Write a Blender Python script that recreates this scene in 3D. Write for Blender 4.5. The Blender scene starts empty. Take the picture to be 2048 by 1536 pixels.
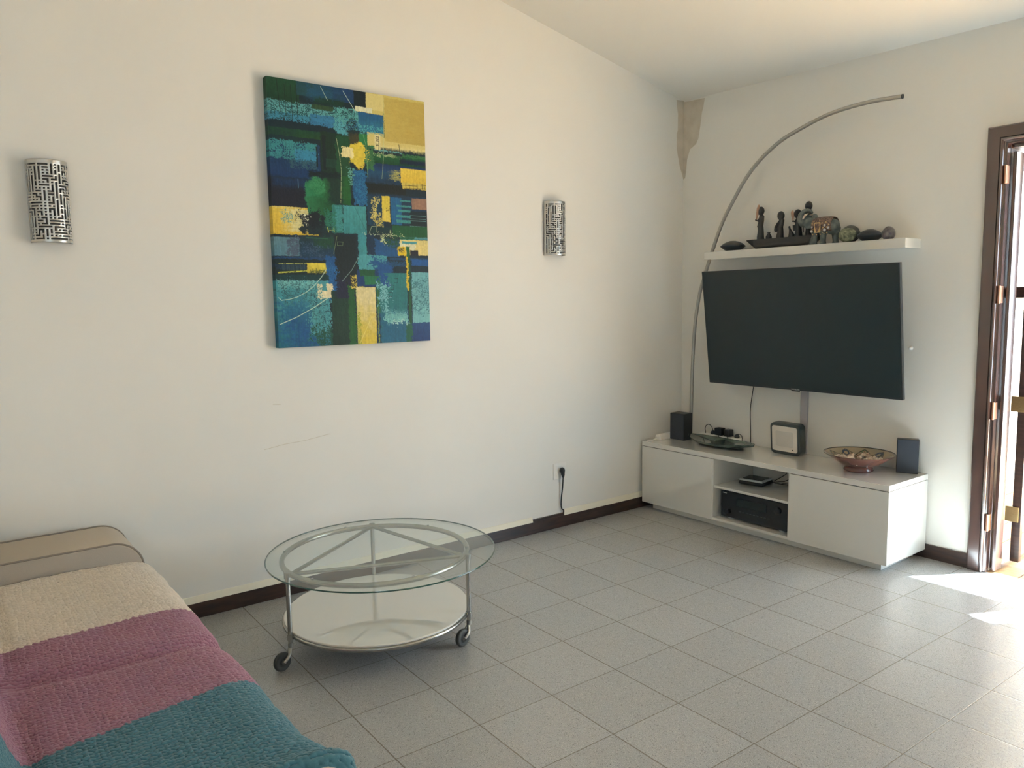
import bpy, bmesh, math, random
import numpy as np
from mathutils import Vector, Matrix, Euler

PI = math.pi
R = math.radians
C = bpy.context.scene.collection
SC = bpy.context.scene

# ------------------------------------------------------------------ camera
cam_d = bpy.data.cameras.new('camera')
cam_d.sensor_width = 36.0
cam_d.lens = 1533.42 / 2048 * 36.0
cam_d.clip_start = 0.05
cam = bpy.data.objects.new('camera', cam_d); C.objects.link(cam)
YAW, PITCH, ROLL = R(52.80719), R(-6.23064), R(-0.89777)
CP = Vector((-4.45013, -3.76896, 1.50036))
_f = Vector((math.cos(YAW)*math.cos(PITCH), math.sin(YAW)*math.cos(PITCH), math.sin(PITCH)))
_r = Vector((math.sin(YAW), -math.cos(YAW), 0)); _u = _r.cross(_f)
_r2 = _r*math.cos(ROLL) + _u*math.sin(ROLL); _u2 = _u*math.cos(ROLL) - _r*math.sin(ROLL)
M = Matrix((_r2, _u2, -_f)).transposed().to_4x4(); M.translation = CP
cam.matrix_world = M
SC.camera = cam

# ------------------------------------------------------------------ light, world, exposure
SC.view_settings.view_transform = 'Standard'
SC.view_settings.look = 'None'
SC.view_settings.gamma = 1.0
SC.view_settings.use_curve_mapping = False
SC.view_settings.exposure = 0.14
SC.cycles.max_bounces = 14
SC.cycles.diffuse_bounces = 9
SC.cycles.glossy_bounces = 6
SC.cycles.transmission_bounces = 10
SC.cycles.transparent_max_bounces = 12
SC.cycles.sample_clamp_indirect = 8.0
SC.cycles.caustics_reflective = False
SC.cycles.caustics_refractive = False
SC.cycles.use_denoising = True

SUN_E = 128.0
SKY_E = 9.0
TRAVEL = Vector((-0.813, 0.52, -1.0))            # direction the sunlight travels
sd = bpy.data.lights.new('sun', 'SUN'); sd.energy = SUN_E; sd.angle = R(0.6); sd.color = (0.86, 1.0, 1.06)
sun = bpy.data.objects.new('sun', sd); C.objects.link(sun)
sun.rotation_euler = TRAVEL.to_track_quat('-Z', 'Y').to_euler()

w = bpy.data.worlds.new('sky'); SC.world = w; w.use_nodes = True
nt = w.node_tree; nt.nodes.clear()
out = nt.nodes.new('ShaderNodeOutputWorld'); bg = nt.nodes.new('ShaderNodeBackground')
sky = nt.nodes.new('ShaderNodeTexSky'); sky.sky_type = 'PREETHAM'; sky.turbidity = 3.0
sky.sun_direction = (-TRAVEL).normalized()
mx = nt.nodes.new('ShaderNodeMix'); mx.data_type = 'RGBA'; mx.inputs['Factor'].default_value = 0.75
mx.inputs['B'].default_value = (0.64, 0.87, 1.0, 1)
nt.links.new(sky.outputs[0], mx.inputs['A']); nt.links.new(mx.outputs['Result'], bg.inputs[0])
bg.inputs[1].default_value = SKY_E
nt.links.new(bg.outputs[0], out.inputs[0])

def portal(name, loc, rot, sx, sy):
    d = bpy.data.lights.new(name, 'AREA'); d.shape = 'RECTANGLE'; d.size = sx; d.size_y = sy
    d.cycles.is_portal = True
    o = bpy.data.objects.new(name, d); C.objects.link(o); o.location = loc; o.rotation_euler = rot
# sky portals in the openings of the room
portal('door_portal', (0.1, -3.1, 1.12), (0, R(90), 0), 2.2, 1.85)

# ------------------------------------------------------------------ helpers
def tag(o, label=None, cat=None, group=None, kind=None):
    if label: o['label'] = label
    if cat: o['category'] = cat
    if group: o['group'] = group
    if kind: o['kind'] = kind
    return o
def empty(name, loc=(0, 0, 0), rot=(0, 0, 0), **k):
    o = bpy.data.objects.new(name, None); C.objects.link(o); o.location = loc; o.rotation_euler = rot
    o.empty_display_size = 0.05
    return tag(o, **k)

class MB:
    def __init__(s): s.v = []; s.f = []; s.sm = []
    def add(s, vs, fs, smooth=False, mat=None):
        b = len(s.v)
        for p in vs:
            p = Vector(p)
            s.v.append(tuple(mat @ p) if mat is not None else tuple(p))
        for q in fs: s.f.append(tuple(i+b for i in q)); s.sm.append(smooth)
        return s
    def box(s, x0, x1, y0, y1, z0, z1, mat=None):
        vs = [(x, y, z) for x in (x0, x1) for y in (y0, y1) for z in (z0, z1)]
        return s.add(vs, [(0,1,3,2),(4,6,7,5),(0,4,5,1),(2,3,7,6),(0,2,6,4),(1,5,7,3)], False, mat)
    def prism(s, pts, a, b, axis='y', mat=None, smooth=False):
        """closed outline pts (p,q) swept from a to b along axis"""
        n = len(pts)
        def P(p, t):
            return {'x': (t, p[0], p[1]), 'y': (p[0], t, p[1]), 'z': (p[0], p[1], t)}[axis]
        vs = [P(p, a) for p in pts] + [P(p, b) for p in pts]
        fs = [tuple(range(n)), tuple(range(2*n-1, n-1, -1))]
        b0 = len(s.v)
        s.add(vs, fs, False, mat)
        for i in range(n):
            j = (i+1) % n
            s.f.append((b0+i, b0+j, b0+n+j, b0+n+i)); s.sm.append(smooth)
        return s
    def tube(s, pts, r, n=10, closed=False, mat=None, caps=True):
        pts = [Vector(p) for p in pts]; m = len(pts)
        rs = r if isinstance(r, (list, tuple)) else [r]*m
        vs = []; prev = None
        for i, p in enumerate(pts):
            if closed: t = pts[(i+1) % m] - pts[i-1]
            else: t = pts[min(i+1, m-1)] - pts[max(i-1, 0)]
            t.normalize()
            if prev is None:
                a = Vector((0, 0, 1)) if abs(t.z) < 0.9 else Vector((1, 0, 0))
                prev = t.cross(a).normalized()
            nrm = (prev - t*prev.dot(t)).normalized(); prev = nrm
            bn = t.cross(nrm)
            for k in range(n):
                a = 2*PI*k/n
                vs.append(p + (nrm*math.cos(a) + bn*math.sin(a))*rs[i])
        fs = []
        for i in range(m if closed else m-1):
            j = (i+1) % m
            for k in range(n):
                fs.append((i*n+k, i*n+(k+1) % n, j*n+(k+1) % n, j*n+k))
        s.add(vs, fs, True, mat)
        if not closed and caps:
            b = len(s.v) - m*n
            s.cap([b+k for k in reversed(range(n))]); s.cap([b+(m-1)*n+k for k in range(n)])
        return s
    def cap(s, idx):
        b = len(s.v); s.v += [s.v[i] for i in idx]
        s.f.append(tuple(range(b, b+len(idx)))); s.sm.append(False)
    def lathe(s, prof, n=32, mat=None, smooth=True, sx=1, sy=1, top=True):
        vs = []; m = len(prof)
        for (r, z) in prof:
            for k in range(n):
                a = 2*PI*k/n
                vs.append((r*math.cos(a)*sx, r*math.sin(a)*sy, z))
        fs = []
        for i in range(m-1):
            for k in range(n):
                fs.append((i*n+k, i*n+(k+1) % n, (i+1)*n+(k+1) % n, (i+1)*n+k))
        s.add(vs, fs, smooth, mat)
        b = len(s.v)-m*n
        if prof[0][0] > 1e-6: s.cap([b+k for k in reversed(range(n))])
        if prof[-1][0] > 1e-6 and top: s.cap([b+(m-1)*n+k for k in range(n)])
        return s
    def ball(s, c, rx, ry=None, rz=None, n=20, m=12, rot=None, jit=0, seed=0):
        ry = rx if ry is None else ry; rz = rx if rz is None else rz
        rd = random.Random(seed)
        mt = Matrix.Translation(c) @ ((rot.to_matrix().to_4x4()) if rot else Matrix.Identity(4))
        vs = [(0, 0, -rz)]
        for i in range(1, m):
            ph = PI*i/m - PI/2
            for k in range(n):
                a = 2*PI*k/n; j = 1 + jit*(rd.random()-.5)
                vs.append((rx*math.cos(ph)*math.cos(a)*j, ry*math.cos(ph)*math.sin(a)*j, rz*math.sin(ph)*j))
        vs.append((0, 0, rz)); L = len(vs)-1; fs = []
        for k in range(n): fs.append((0, 1+(k+1) % n, 1+k))
        for i in range(m-2):
            for k in range(n):
                a = 1+i*n
                fs.append((a+k, a+(k+1) % n, a+n+(k+1) % n, a+n+k))
        a = 1+(m-2)*n
        for k in range(n): fs.append((a+k, a+(k+1) % n, L))
        return s.add(vs, fs, True, mt)
    def build(s, name, mat, parent=None, bevel=0, seg=2, loc=None, remesh=0, smooth_it=0, fix=True):
        me = bpy.data.meshes.new(name)
        me.from_pydata(s.v, [], s.f)
        me.polygons.foreach_set('use_smooth', s.sm)
        if mat: me.materials.append(mat)
        if fix:
            bm = bmesh.new(); bm.from_mesh(me)
            bmesh.ops.recalc_face_normals(bm, faces=bm.faces); bm.to_mesh(me); bm.free()
        o = bpy.data.objects.new(name, me); C.objects.link(o)
        if parent: o.parent = parent
        if loc: o.location = loc
        if remesh:
            r = o.modifiers.new('remesh', 'REMESH'); r.mode = 'VOXEL'; r.voxel_size = remesh; r.use_smooth_shade = True
            if smooth_it:
                q = o.modifiers.new('smooth', 'SMOOTH'); q.iterations = smooth_it; q.factor = 0.5
        if bevel:
            b = o.modifiers.new('bevel', 'BEVEL'); b.width = bevel; b.segments = seg; b.limit_method = 'ANGLE'
            b.angle_limit = R(35); b.harden_normals = False
            for p in me.polygons: p.use_smooth = True
            ws = o.modifiers.new('wn', 'WEIGHTED_NORMAL'); ws.keep_sharp = False
        return o

def grid_mesh(name, P, mat, parent=None, col=None, extra=None):
    """P: (n,m,3) array of points -> smooth grid; col (n,m,3) linear colours"""
    n, m = P.shape[:2]
    idx = np.arange(n*m).reshape(n, m)
    F = np.stack([idx[:-1, :-1], idx[1:, :-1], idx[1:, 1:], idx[:-1, 1:]], -1).reshape(-1, 4)
    me = bpy.data.meshes.new(name)
    me.vertices.add(n*m); me.vertices.foreach_set('co', P.reshape(-1).astype(np.float32))
    me.loops.add(F.size); me.loops.foreach_set('vertex_index', F.reshape(-1).astype(np.int32))
    me.polygons.add(len(F))
    me.polygons.foreach_set('loop_start', np.arange(0, F.size, 4, dtype=np.int32))
    me.polygons.foreach_set('loop_total', np.full(len(F), 4, dtype=np.int32))
    me.update(calc_edges=True)
    me.polygons.foreach_set('use_smooth', np.ones(len(F), dtype=bool))
    if col is not None:
        a = me.color_attributes.new('paint', 'FLOAT_COLOR', 'POINT')
        c4 = np.ones((n*m, 4), np.float32); c4[:, :3] = col.reshape(-1, 3)
        a.data.foreach_set('color', c4.reshape(-1))
    me.materials.append(mat); me.validate()
    o = bpy.data.objects.new(name, me); C.objects.link(o)
    if parent: o.parent = parent
    return o

def catmull(pts, k=6):
    pts = [Vector(p) for p in pts]; o = []
    for i in range(len(pts)-1):
        p0 = pts[max(i-1, 0)]; p1 = pts[i]; p2 = pts[i+1]; p3 = pts[min(i+2, len(pts)-1)]
        for j in range(k):
            t = j/k
            o.append(.5*((2*p1)+(p2-p0)*t+(2*p0-5*p1+4*p2-p3)*t*t+(3*p1-p0-3*p2+p3)*t**3))
    o.append(pts[-1]); return o

def lin(c):
    c = np.asarray(c, float)/255.0
    return np.where(c <= 0.04045, c/12.92, ((c+0.055)/1.055)**2.4)
def vnoise(shape, cells, seed):
    """smooth value noise in 0..1"""
    rs = np.random.RandomState(seed); cy, cx = cells
    g = rs.rand(cy+2, cx+2)
    y = np.linspace(0, cy-1e-6, shape[0]); x = np.linspace(0, cx-1e-6, shape[1])
    yi = y.astype(int); xi = x.astype(int); fy = (y-yi); fx = (x-xi)
    fy = fy*fy*(3-2*fy); fx = fx*fx*(3-2*fx)
    a = g[yi][:, xi]; b = g[yi][:, xi+1]; c = g[yi+1][:, xi]; d = g[yi+1][:, xi+1]
    FX = fx[None, :]; FY = fy[:, None]
    return (a*(1-FX)+b*FX)*(1-FY) + (c*(1-FX)+d*FX)*FY

# ------------------------------------------------------------------ materials
def mat(name, col=(.8, .8, .8), rough=.5, metal=0, spec=.5, coat=0, bump=None, coatr=.05):
    m = bpy.data.materials.new(name); m.use_nodes = True
    n = m.node_tree.nodes; b = n['Principled BSDF']
    b.inputs['Base Color'].default_value = (*col, 1); b.inputs['Roughness'].default_value = rough
    b.inputs['Metallic'].default_value = metal; b.inputs['Specular IOR Level'].default_value = spec
    b.inputs['Coat Weight'].default_value = coat; b.inputs['Coat Roughness'].default_value = coatr
    if bump:
        sc, st, dist = bump
        add_bump(m, sc, st, dist)
    return m
def N(m, t, **k):
    x = m.node_tree.nodes.new(t)
    for a, v in k.items(): setattr(x, a, v)
    return x
def L(m, a, b): m.node_tree.links.new(a, b)
def add_bump(m, scale, strength, dist, detail=4):
    tc = N(m, 'ShaderNodeTexCoord'); nz = N(m, 'ShaderNodeTexNoise')
    nz.inputs['Scale'].default_value = scale; nz.inputs['Detail'].default_value = detail
    bp = N(m, 'ShaderNodeBump'); bp.inputs['Strength'].default_value = strength; bp.inputs['Distance'].default_value = dist
    L(m, tc.outputs['Object'], nz.inputs['Vector']); L(m, nz.outputs['Fac'], bp.inputs['Height'])
    L(m, bp.outputs[0], m.node_tree.nodes['Principled BSDF'].inputs['Normal'])
def noisy_color(m, c1, c2, scale, detail=3, stretch=(1, 1, 1), pos=(.35, .65)):
    tc = N(m, 'ShaderNodeTexCoord'); mp = N(m, 'ShaderNodeMapping'); mp.inputs['Scale'].default_value = stretch
    nz = N(m, 'ShaderNodeTexNoise'); nz.inputs['Scale'].default_value = scale; nz.inputs['Detail'].default_value = detail
    cr = N(m, 'ShaderNodeValToRGB'); e = cr.color_ramp.elements
    e[0].position = pos[0]; e[0].color = (*c1, 1); e[1].position = pos[1]; e[1].color = (*c2, 1)
    L(m, tc.outputs['Object'], mp.inputs[0]); L(m, mp.outputs[0], nz.inputs['Vector']); L(m, nz.outputs['Fac'], cr.inputs[0])
    L(m, cr.outputs[0], m.node_tree.nodes['Principled BSDF'].inputs['Base Color'])
    return m
def attr_mat(name, rough=.6, coat=0, attr='paint'):
    m = mat(name, rough=rough, coat=coat)
    a = N(m, 'ShaderNodeAttribute'); a.attribute_name = attr
    L(m, a.outputs['Color'], m.node_tree.nodes['Principled BSDF'].inputs['Base Color'])
    return m

WALLC = (0.80, 0.77, 0.70)
m_wall = mat('wall_paint', WALLC, .85, spec=.25)
noisy_color(m_wall, (0.785, 0.768, 0.722), (0.81, 0.794, 0.748), 1.3, 3)
add_bump(m_wall, 38, .10, .004, 5)
m_ceil = mat('ceiling_paint', (0.81, 0.79, 0.74), .9, spec=.2, bump=(14, .08, .006))
m_stain = mat('damp_stain', (0.60, 0.54, 0.45), .9, spec=.2, bump=(60, .1, .003))
noisy_color(m_stain, (0.57, 0.51, 0.42), (0.64, 0.58, 0.49), 14)
m_caulk = mat('caulk_strip', (0.83, 0.79, 0.66), .7)
m_white_lacq = mat('white_lacquer', (0.70, 0.69, 0.65), .05, coat=1.0, spec=.6, coatr=.015)
m_white_lacq.node_tree.nodes['Principled BSDF'].inputs['Coat IOR'].default_value = 1.6
m_white = mat('white_plastic', (0.82, 0.80, 0.76), .35)
m_black = mat('black_plastic', (0.012, 0.016, 0.02), .4)
m_black_gl = mat('black_gloss', (0.008, 0.011, 0.015), .12)
m_screen = mat('tv_screen', (0.007, 0.017, 0.021), .42, spec=.45)
m_cable = mat('black_cable', (0.01, 0.01, 0.012), .5)
m_steel = mat('brushed_steel', (0.40, 0.40, 0.38), .26, metal=1)
m_lampsteel = mat('satin_steel', (0.42, 0.41, 0.38), .42, metal=1)
m_conduit = mat('grey_conduit', (0.42, 0.40, 0.42), .45)
m_rubber = mat('grey_rubber', (0.055, 0.06, 0.06), .6)
m_hub = mat('grey_hub', (0.16, 0.165, 0.16), .5)
m_wood_dark = mat('dark_baseboard', (0.03, 0.018, 0.014), .35, coat=.2)
noisy_color(m_wood_dark, (0.016, 0.010, 0.009), (0.045, 0.022, 0.016), 6, 4, (1, 1, 9))
m_wood_door = mat('varnished_door_wood', (0.08, 0.03, 0.022), .25, coat=1.0, coatr=.14, spec=.8)
m_wood_door.node_tree.nodes['Principled BSDF'].inputs['Coat IOR'].default_value = 1.75
noisy_color(m_wood_door, (0.030, 0.013, 0.012), (0.070, 0.028, 0.020), 9, 4, (5, 5, .5))
m_copper = mat('copper_hinge', (0.62, 0.33, 0.22), .35, metal=1)
m_brass = mat('aged_brass', (0.32, 0.24, 0.12), .45, metal=1, bump=(90, .5, .003))
m_deck = mat('deck_wood', (0.62, 0.36, 0.16), .5)
noisy_color(m_deck, (0.55, 0.31, 0.14), (0.70, 0.44, 0.21), 5, 4, (12, 1, 1))
m_slat = mat('white_slat', (0.80, 0.80, 0.78), .5)
m_sofa = mat('sofa_fabric', (0.47, 0.42, 0.355), .9, spec=.15, bump=(420, .35, .002))
m_piping = mat('sofa_piping', (0.20, 0.175, 0.15), .85)
m_sofa_shaded = mat('sofa_fabric_shaded', (0.40, 0.365, 0.32), .9, spec=.15, bump=(420, .35, .002))  # sofa fabric again, shade on the arm's inner side put into the colour
m_carved = mat('dark_carved_wood', (0.016, 0.018, 0.02), .35)
m_stonepod = mat('blue_black_ceramic', (0.018, 0.026, 0.036), .38, bump=(30, .1, .003))
m_paddle = mat('light_wood_paddle', (0.42, 0.25, 0.17), .5)
m_shadeblue = mat('speaker_dark', (0.016, 0.022, 0.034), .45)
m_screenface = mat('device_face', (0.66, 0.62, 0.56), .35)
m_screenlit = mat('device_face_inset', (0.55, 0.53, 0.49), .25)
m_dgrey = mat('dark_teal_case', (0.030, 0.042, 0.044), .4)
m_silver = mat('silver_plastic', (0.60, 0.62, 0.61), .35)
m_terracotta = mat('glazed_terracotta', (0.15, 0.062, 0.052), .18, coat=.4)
m_shell = mat('shell', (0.62, 0.50, 0.40), .35)
noisy_color(m_shell, (0.40, 0.27, 0.20), (0.78, 0.70, 0.60), 55)
m_dish = mat('green_glazed_dish', (0.09, 0.13, 0.11), .14, coat=.5)
noisy_color(m_dish, (0.025, 0.045, 0.042), (0.10, 0.135, 0.11), 9, 4, (1, 1, 1))
m_elephant = mat('grey_green_resin', (0.10, 0.13, 0.125), .45)
noisy_color(m_elephant, (0.045, 0.065, 0.068), (0.13, 0.155, 0.145), 26)
m_geode_rim = mat('geode_rim', (0.05, 0.055, 0.05), .6, bump=(60, .5, .004))
m_geode = mat('green_mineral', (0.25, 0.30, 0.18), .7, bump=(110, .9, .006))
noisy_color(m_geode, (0.075, 0.095, 0.065), (0.26, 0.29, 0.20), 60)
m_ameth = mat('purple_grey_stone', (0.12, 0.11, 0.13), .35)
noisy_color(m_ameth, (0.05, 0.045, 0.07), (0.17, 0.165, 0.165), 40)

# table glass: clear, faint green tint, fresnel reflection on both faces
m_glass = bpy.data.materials.new('clear_glass'); m_glass.use_nodes = True
_n = m_glass.node_tree.nodes; _n.remove(_n['Principled BSDF'])
_t = N(m_glass, 'ShaderNodeBsdfTransparent'); _t.inputs[0].default_value = (0.935, 0.965, 0.95, 1)
_g = N(m_glass, 'ShaderNodeBsdfGlossy'); _g.inputs['Roughness'].default_value = .01
_ge = N(m_glass, 'ShaderNodeNewGeometry'); _dp = N(m_glass, 'ShaderNodeVectorMath', operation='DOT_PRODUCT')
L(m_glass, _ge.outputs['Normal'], _dp.inputs[0]); L(m_glass, _ge.outputs['Incoming'], _dp.inputs[1])
_ab = N(m_glass, 'ShaderNodeMath', operation='ABSOLUTE'); L(m_glass, _dp.outputs['Value'], _ab.inputs[0])
_om = N(m_glass, 'ShaderNodeMath', operation='SUBTRACT'); _om.inputs[0].default_value = 1; L(m_glass, _ab.outputs[0], _om.inputs[1])
_pw = N(m_glass, 'ShaderNodeMath', operation='POWER'); L(m_glass, _om.outputs[0], _pw.inputs[0]); _pw.inputs[1].default_value = 5
_fr = N(m_glass, 'ShaderNodeMath', operation='MULTIPLY_ADD'); L(m_glass, _pw.outputs[0], _fr.inputs[0]); _fr.inputs[1].default_value = .96; _fr.inputs[2].default_value = .04
_mx = N(m_glass, 'ShaderNodeMixShader')
L(m_glass, _fr.outputs[0], _mx.inputs[0]); L(m_glass, _t.outputs[0], _mx.inputs[1]); L(m_glass, _g.outputs[0], _mx.inputs[2])
L(m_glass, _mx.outputs[0], _n['Material Output'].inputs[0])
m_glass_edge = mat('glass_edge', (0.02, 0.075, 0.06), .08, coat=.5)

# floor: speckled tiles with thin joints
m_floor = mat('terrazzo_tiles', (.5, .5, .5), .3)
def floor_nodes(m):
    b = m.node_tree.nodes['Principled BSDF']
    tc = N(m, 'ShaderNodeTexCoord'); mp = N(m, 'ShaderNodeMapping')
    TX, TY, TH, S = -0.6687, -1.9987, -0.0143, 0.33333
    # shift to the joint crossing, then turn, then scale to one tile per unit
    sub = N(m, 'ShaderNodeVectorMath', operation='SUBTRACT'); sub.inputs[1].default_value = (TX, TY, 0)
    mp.vector_type = 'POINT'; mp.inputs['Rotation'].default_value = (0, 0, -TH)
    sc = N(m, 'ShaderNodeVectorMath', operation='SCALE'); sc.inputs['Scale'].default_value = 1/S
    L(m, tc.outputs['Object'], sub.inputs[0]); L(m, sub.outputs[0], mp.inputs[0]); L(m, mp.outputs[0], sc.inputs[0])
    fr = N(m, 'ShaderNodeVectorMath', operation='FRACTION'); L(m, sc.outputs[0], fr.inputs[0])
    sx = N(m, 'ShaderNodeSeparateXYZ'); L(m, fr.outputs[0], sx.inputs[0])
    def edge(sock, wd):
        a = N(m, 'ShaderNodeMath', operation='SUBTRACT'); L(m, sock, a.inputs[0]); a.inputs[1].default_value = .5
        c = N(m, 'ShaderNodeMath', operation='ABSOLUTE'); L(m, a.outputs[0], c.inputs[0])
        g = N(m, 'ShaderNodeMapRange'); L(m, c.outputs[0], g.inputs[0])
        g.inputs[1].default_value = .5-wd*1.5; g.inputs[2].default_value = .5-wd*.55
        g.inputs[3].default_value = 0; g.inputs[4].default_value = 1
        return g.outputs[0]
    ex = edge(sx.outputs[0], .0062); ey = edge(sx.outputs[1], .0045)
    mxg = N(m, 'ShaderNodeMath', operation='MAXIMUM'); L(m, ex, mxg.inputs[0]); L(m, ey, mxg.inputs[1])
    fl = N(m, 'ShaderNodeVectorMath', operation='FLOOR'); L(m, sc.outputs[0], fl.inputs[0])
    wn = N(m, 'ShaderNodeTexWhiteNoise'); L(m, fl.outputs[0], wn.inputs['Vector'])
    # speckles
    def speck(scale, thr, seedoff):
        ad = N(m, 'ShaderNodeVectorMath', operation='ADD'); ad.inputs[1].default_value = (seedoff, seedoff*1.7, 0)
        L(m, tc.outputs['Object'], ad.inputs[0])
        v = N(m, 'ShaderNodeTexVoronoi'); v.inputs['Scale'].default_value = scale; v.inputs['Randomness'].default_value = 1
        L(m, ad.outputs[0], v.inputs['Vector'])
        sp = N(m, 'ShaderNodeSeparateColor'); L(m, v.outputs['Color'], sp.inputs[0])
        g1 = N(m, 'ShaderNodeMath', operation='LESS_THAN'); L(m, sp.outputs[0], g1.inputs[0]); g1.inputs[1].default_value = thr
        g2 = N(m, 'ShaderNodeMath', operation='LESS_THAN'); L(m, v.outputs['Distance'], g2.inputs[0]); g2.inputs[1].default_value = .42
        g = N(m, 'ShaderNodeMath', operation='MULTIPLY'); L(m, g1.outputs[0], g.inputs[0]); L(m, g2.outputs[0], g.inputs[1])
        return g.outputs[0]
    base = N(m, 'ShaderNodeMix', data_type='RGBA'); L(m, wn.outputs['Value'], base.inputs['Factor'])
    base.inputs['A'].default_value = (0.325, 0.332, 0.335, 1); base.inputs['B'].default_value = (0.355, 0.362, 0.365, 1)
    cur = base.outputs['Result']
    for sock, colr, f in ((speck(430, .24, 3), (0.58, 0.57, 0.55), .8), (speck(420, .30, 9), (0.17, 0.17, 0.165), .7), (speck(330, .085, 17), (0.04, 0.04, 0.038), .8)):
        k = N(m, 'ShaderNodeMath', operation='MULTIPLY'); L(m, sock, k.inputs[0]); k.inputs[1].default_value = f
        x = N(m, 'ShaderNodeMix', data_type='RGBA'); L(m, k.outputs[0], x.inputs['Factor']); L(m, cur, x.inputs['A'])
        x.inputs['B'].default_value = (*colr, 1); cur = x.outputs['Result']
    gx = N(m, 'ShaderNodeMix', data_type='RGBA'); L(m, mxg.outputs[0], gx.inputs['Factor']); L(m, cur, gx.inputs['A'])
    gx.inputs['B'].default_value = (0.17, 0.15, 0.125, 1)
    L(m, gx.outputs['Result'], b.inputs['Base Color'])
    nz = N(m, 'ShaderNodeTexNoise'); nz.inputs['Scale'].default_value = 70; nz.inputs['Detail'].default_value = 2
    L(m, tc.outputs['Object'], nz.inputs['Vector'])
    hs = N(m, 'ShaderNodeMath', operation='SUBTRACT'); L(m, nz.outputs['Fac'], hs.inputs[0]); L(m, mxg.outputs[0], hs.inputs[1])
    bp = N(m, 'ShaderNodeBump'); bp.inputs['Strength'].default_value = .22; bp.inputs['Distance'].default_value = .003
    L(m, hs.outputs[0], bp.inputs['Height']); L(m, bp.outputs[0], b.inputs['Normal'])
    b.inputs['Roughness'].default_value = .27; b.inputs['Specular IOR Level'].default_value = .5
floor_nodes(m_floor)

# ------------------------------------------------------------------ room shell
XW, YB = -7.2, -6.3          # far left and rear walls (behind the camera)
def zc(x, y):
    return 2.90 - 0.212*x + 0.02*y if x > -4.6 else 2.90 + 0.212*4.6 + 0.02*y - 0.0*(x+4.6)
def S(o): o['kind'] = 'structure'; return o

S(MB().box(XW, 0.0, YB, 0.0, -0.1, 0.0).build('floor', m_floor))
mb = MB()
xs = [0.2, -4.6, XW-.2]; vs = []
for dz in (0, .12):
    for x in xs:
        for y in (0.2, YB-.2): vs.append((x, y, zc(x, y)+dz))
mb.add(vs, [(0,1,3,2),(2,3,5,4),(6,8,9,7),(8,10,11,9),(0,2,8,6),(2,4,10,8),(1,7,9,3),(3,9,11,5),(0,6,7,1),(4,5,11,10)])
S(mb.build('ceiling', m_ceil))
S(MB().prism([(0.25, -.1), (0.25, zc(0, 0)+.05), (-4.6, zc(-4.6, 0)+.05), (XW-.2, zc(-7, 0)+.05), (XW-.2, -.1)], 0.0, 0.2, 'y').build('wall_left', m_wall))
D0, D1, DH = -2.110, -4.0, 2.26     # door opening (y range, height)
mb = MB()
mb.box(0, .2, D0, 0.0, -.1, 3.0); mb.box(0, .2, YB, D1, -.1, 3.0); mb.box(0, .2, D1, D0, DH, 3.0)
S(mb.build('wall_right', m_wall))
mb = MB()
mb.box(XW-.2, .2, YB-.2, YB, -.1, 1.0); mb.box(XW-.2, .2, YB-.2, YB, 2.1, 4.1)
mb.box(XW-.2, -6.6, YB-.2, YB, 1.0, 2.1); mb.box(-5.2, .2, YB-.2, YB, 1.0, 2.1)
S(mb.build('wall_back', m_wall))
wf = empty('fill_window', (0, 0, 0), kind='structure')  # unseen window added behind the camera for cool fill light
mb = MB()
for x in (-6.6, -5.93, -5.26): mb.box(x, x+.06, YB-.12, YB-.06, 1.0, 2.1)
mb.box(-6.6, -5.2, YB-.12, YB-.06, 1.0, 1.06); mb.box(-6.6, -5.2, YB-.12, YB-.06, 2.04, 2.1)
mb.build('fill_window_frame', m_wood_door, wf)
portal('fill_window_portal', (-5.9, -6.32, 1.55), (R(-90), 0, 0), 1.4, 1.1)
S(MB().box(XW-.2, XW, YB, 0, -.1, 4.1).build('wall_near', m_wall))
# damp patch in the corner, spread over both walls
st = [(-.001, 2.895), (-.188, 2.885), (-.176, 2.83), (-.163, 2.79), (-.150, 2.70), (-.135, 2.62), (-.115, 2.585), (-.060, 2.555), (-.035, 2.49), (-.026, 2.40), (-.018, 2.36), (-.001, 2.35)]
sp = MB(); sp.add([(-.0015, y, z) for y, z in st], [tuple(range(len(st)))])
sl = [(-.001, 2.35), (-.012, 2.38), (-.045, 2.45), (-.075, 2.56), (-.078, 2.66), (-.066, 2.69), (-.064, 2.80), (-.075, 2.85), (-.082, 2.90), (-.001, 2.905)]
sp.add([(x, -.0015, z) for x, z in sl], [tuple(range(len(sl)))])
_s = sp.build('trim_1', m_stain, fix=False); _s['kind'] = 'structure'; tag(_s, label='brownish damp stain running down the corner below the ceiling')

# skirting
S(MB().box(-XW*-1, -.012, -.013, 0, 0, .076).build('baseboard_left', m_wood_dark, bevel=.002))
S(MB().box(-.013, 0, -2.026, -.013, 0, .080).build('baseboard_right', m_wood_dark, bevel=.002))
mb = MB()
mb.prism([(0, .076), (-.013, .076), (-.010, .092), (-.004, .112), (0, .114)], -1.181, -.03, 'x')
mb.prism([(0, .076), (-.012, .076), (-.009, .090), (-.004, .107), (0, .109)], XW, -1.446, 'x')
S(mb.build('trim_2', m_caulk))
S(MB().box(-1.446, -1.181, -.012, 0, .076, .094).build('trim_3', m_wood_dark))
# scratches in the plaster
m_scr = mat('scratch', (0.62, 0.57, 0.48), .9)
mb = MB()
for pts in ([(-3.155, .775), (-3.05, .79), (-2.95, .795), (-2.80, .815)], [(-3.10, 1.0), (-3.06, .995)]):
    mb.tube([(x, -.0002, z) for x, z in pts], .0012, 5)
S(mb.build('trim_4', m_scr))

# ------------------------------------------------------------------ balcony door
dr = empty('door_1', (0, 0, 0), kind='structure')
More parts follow.
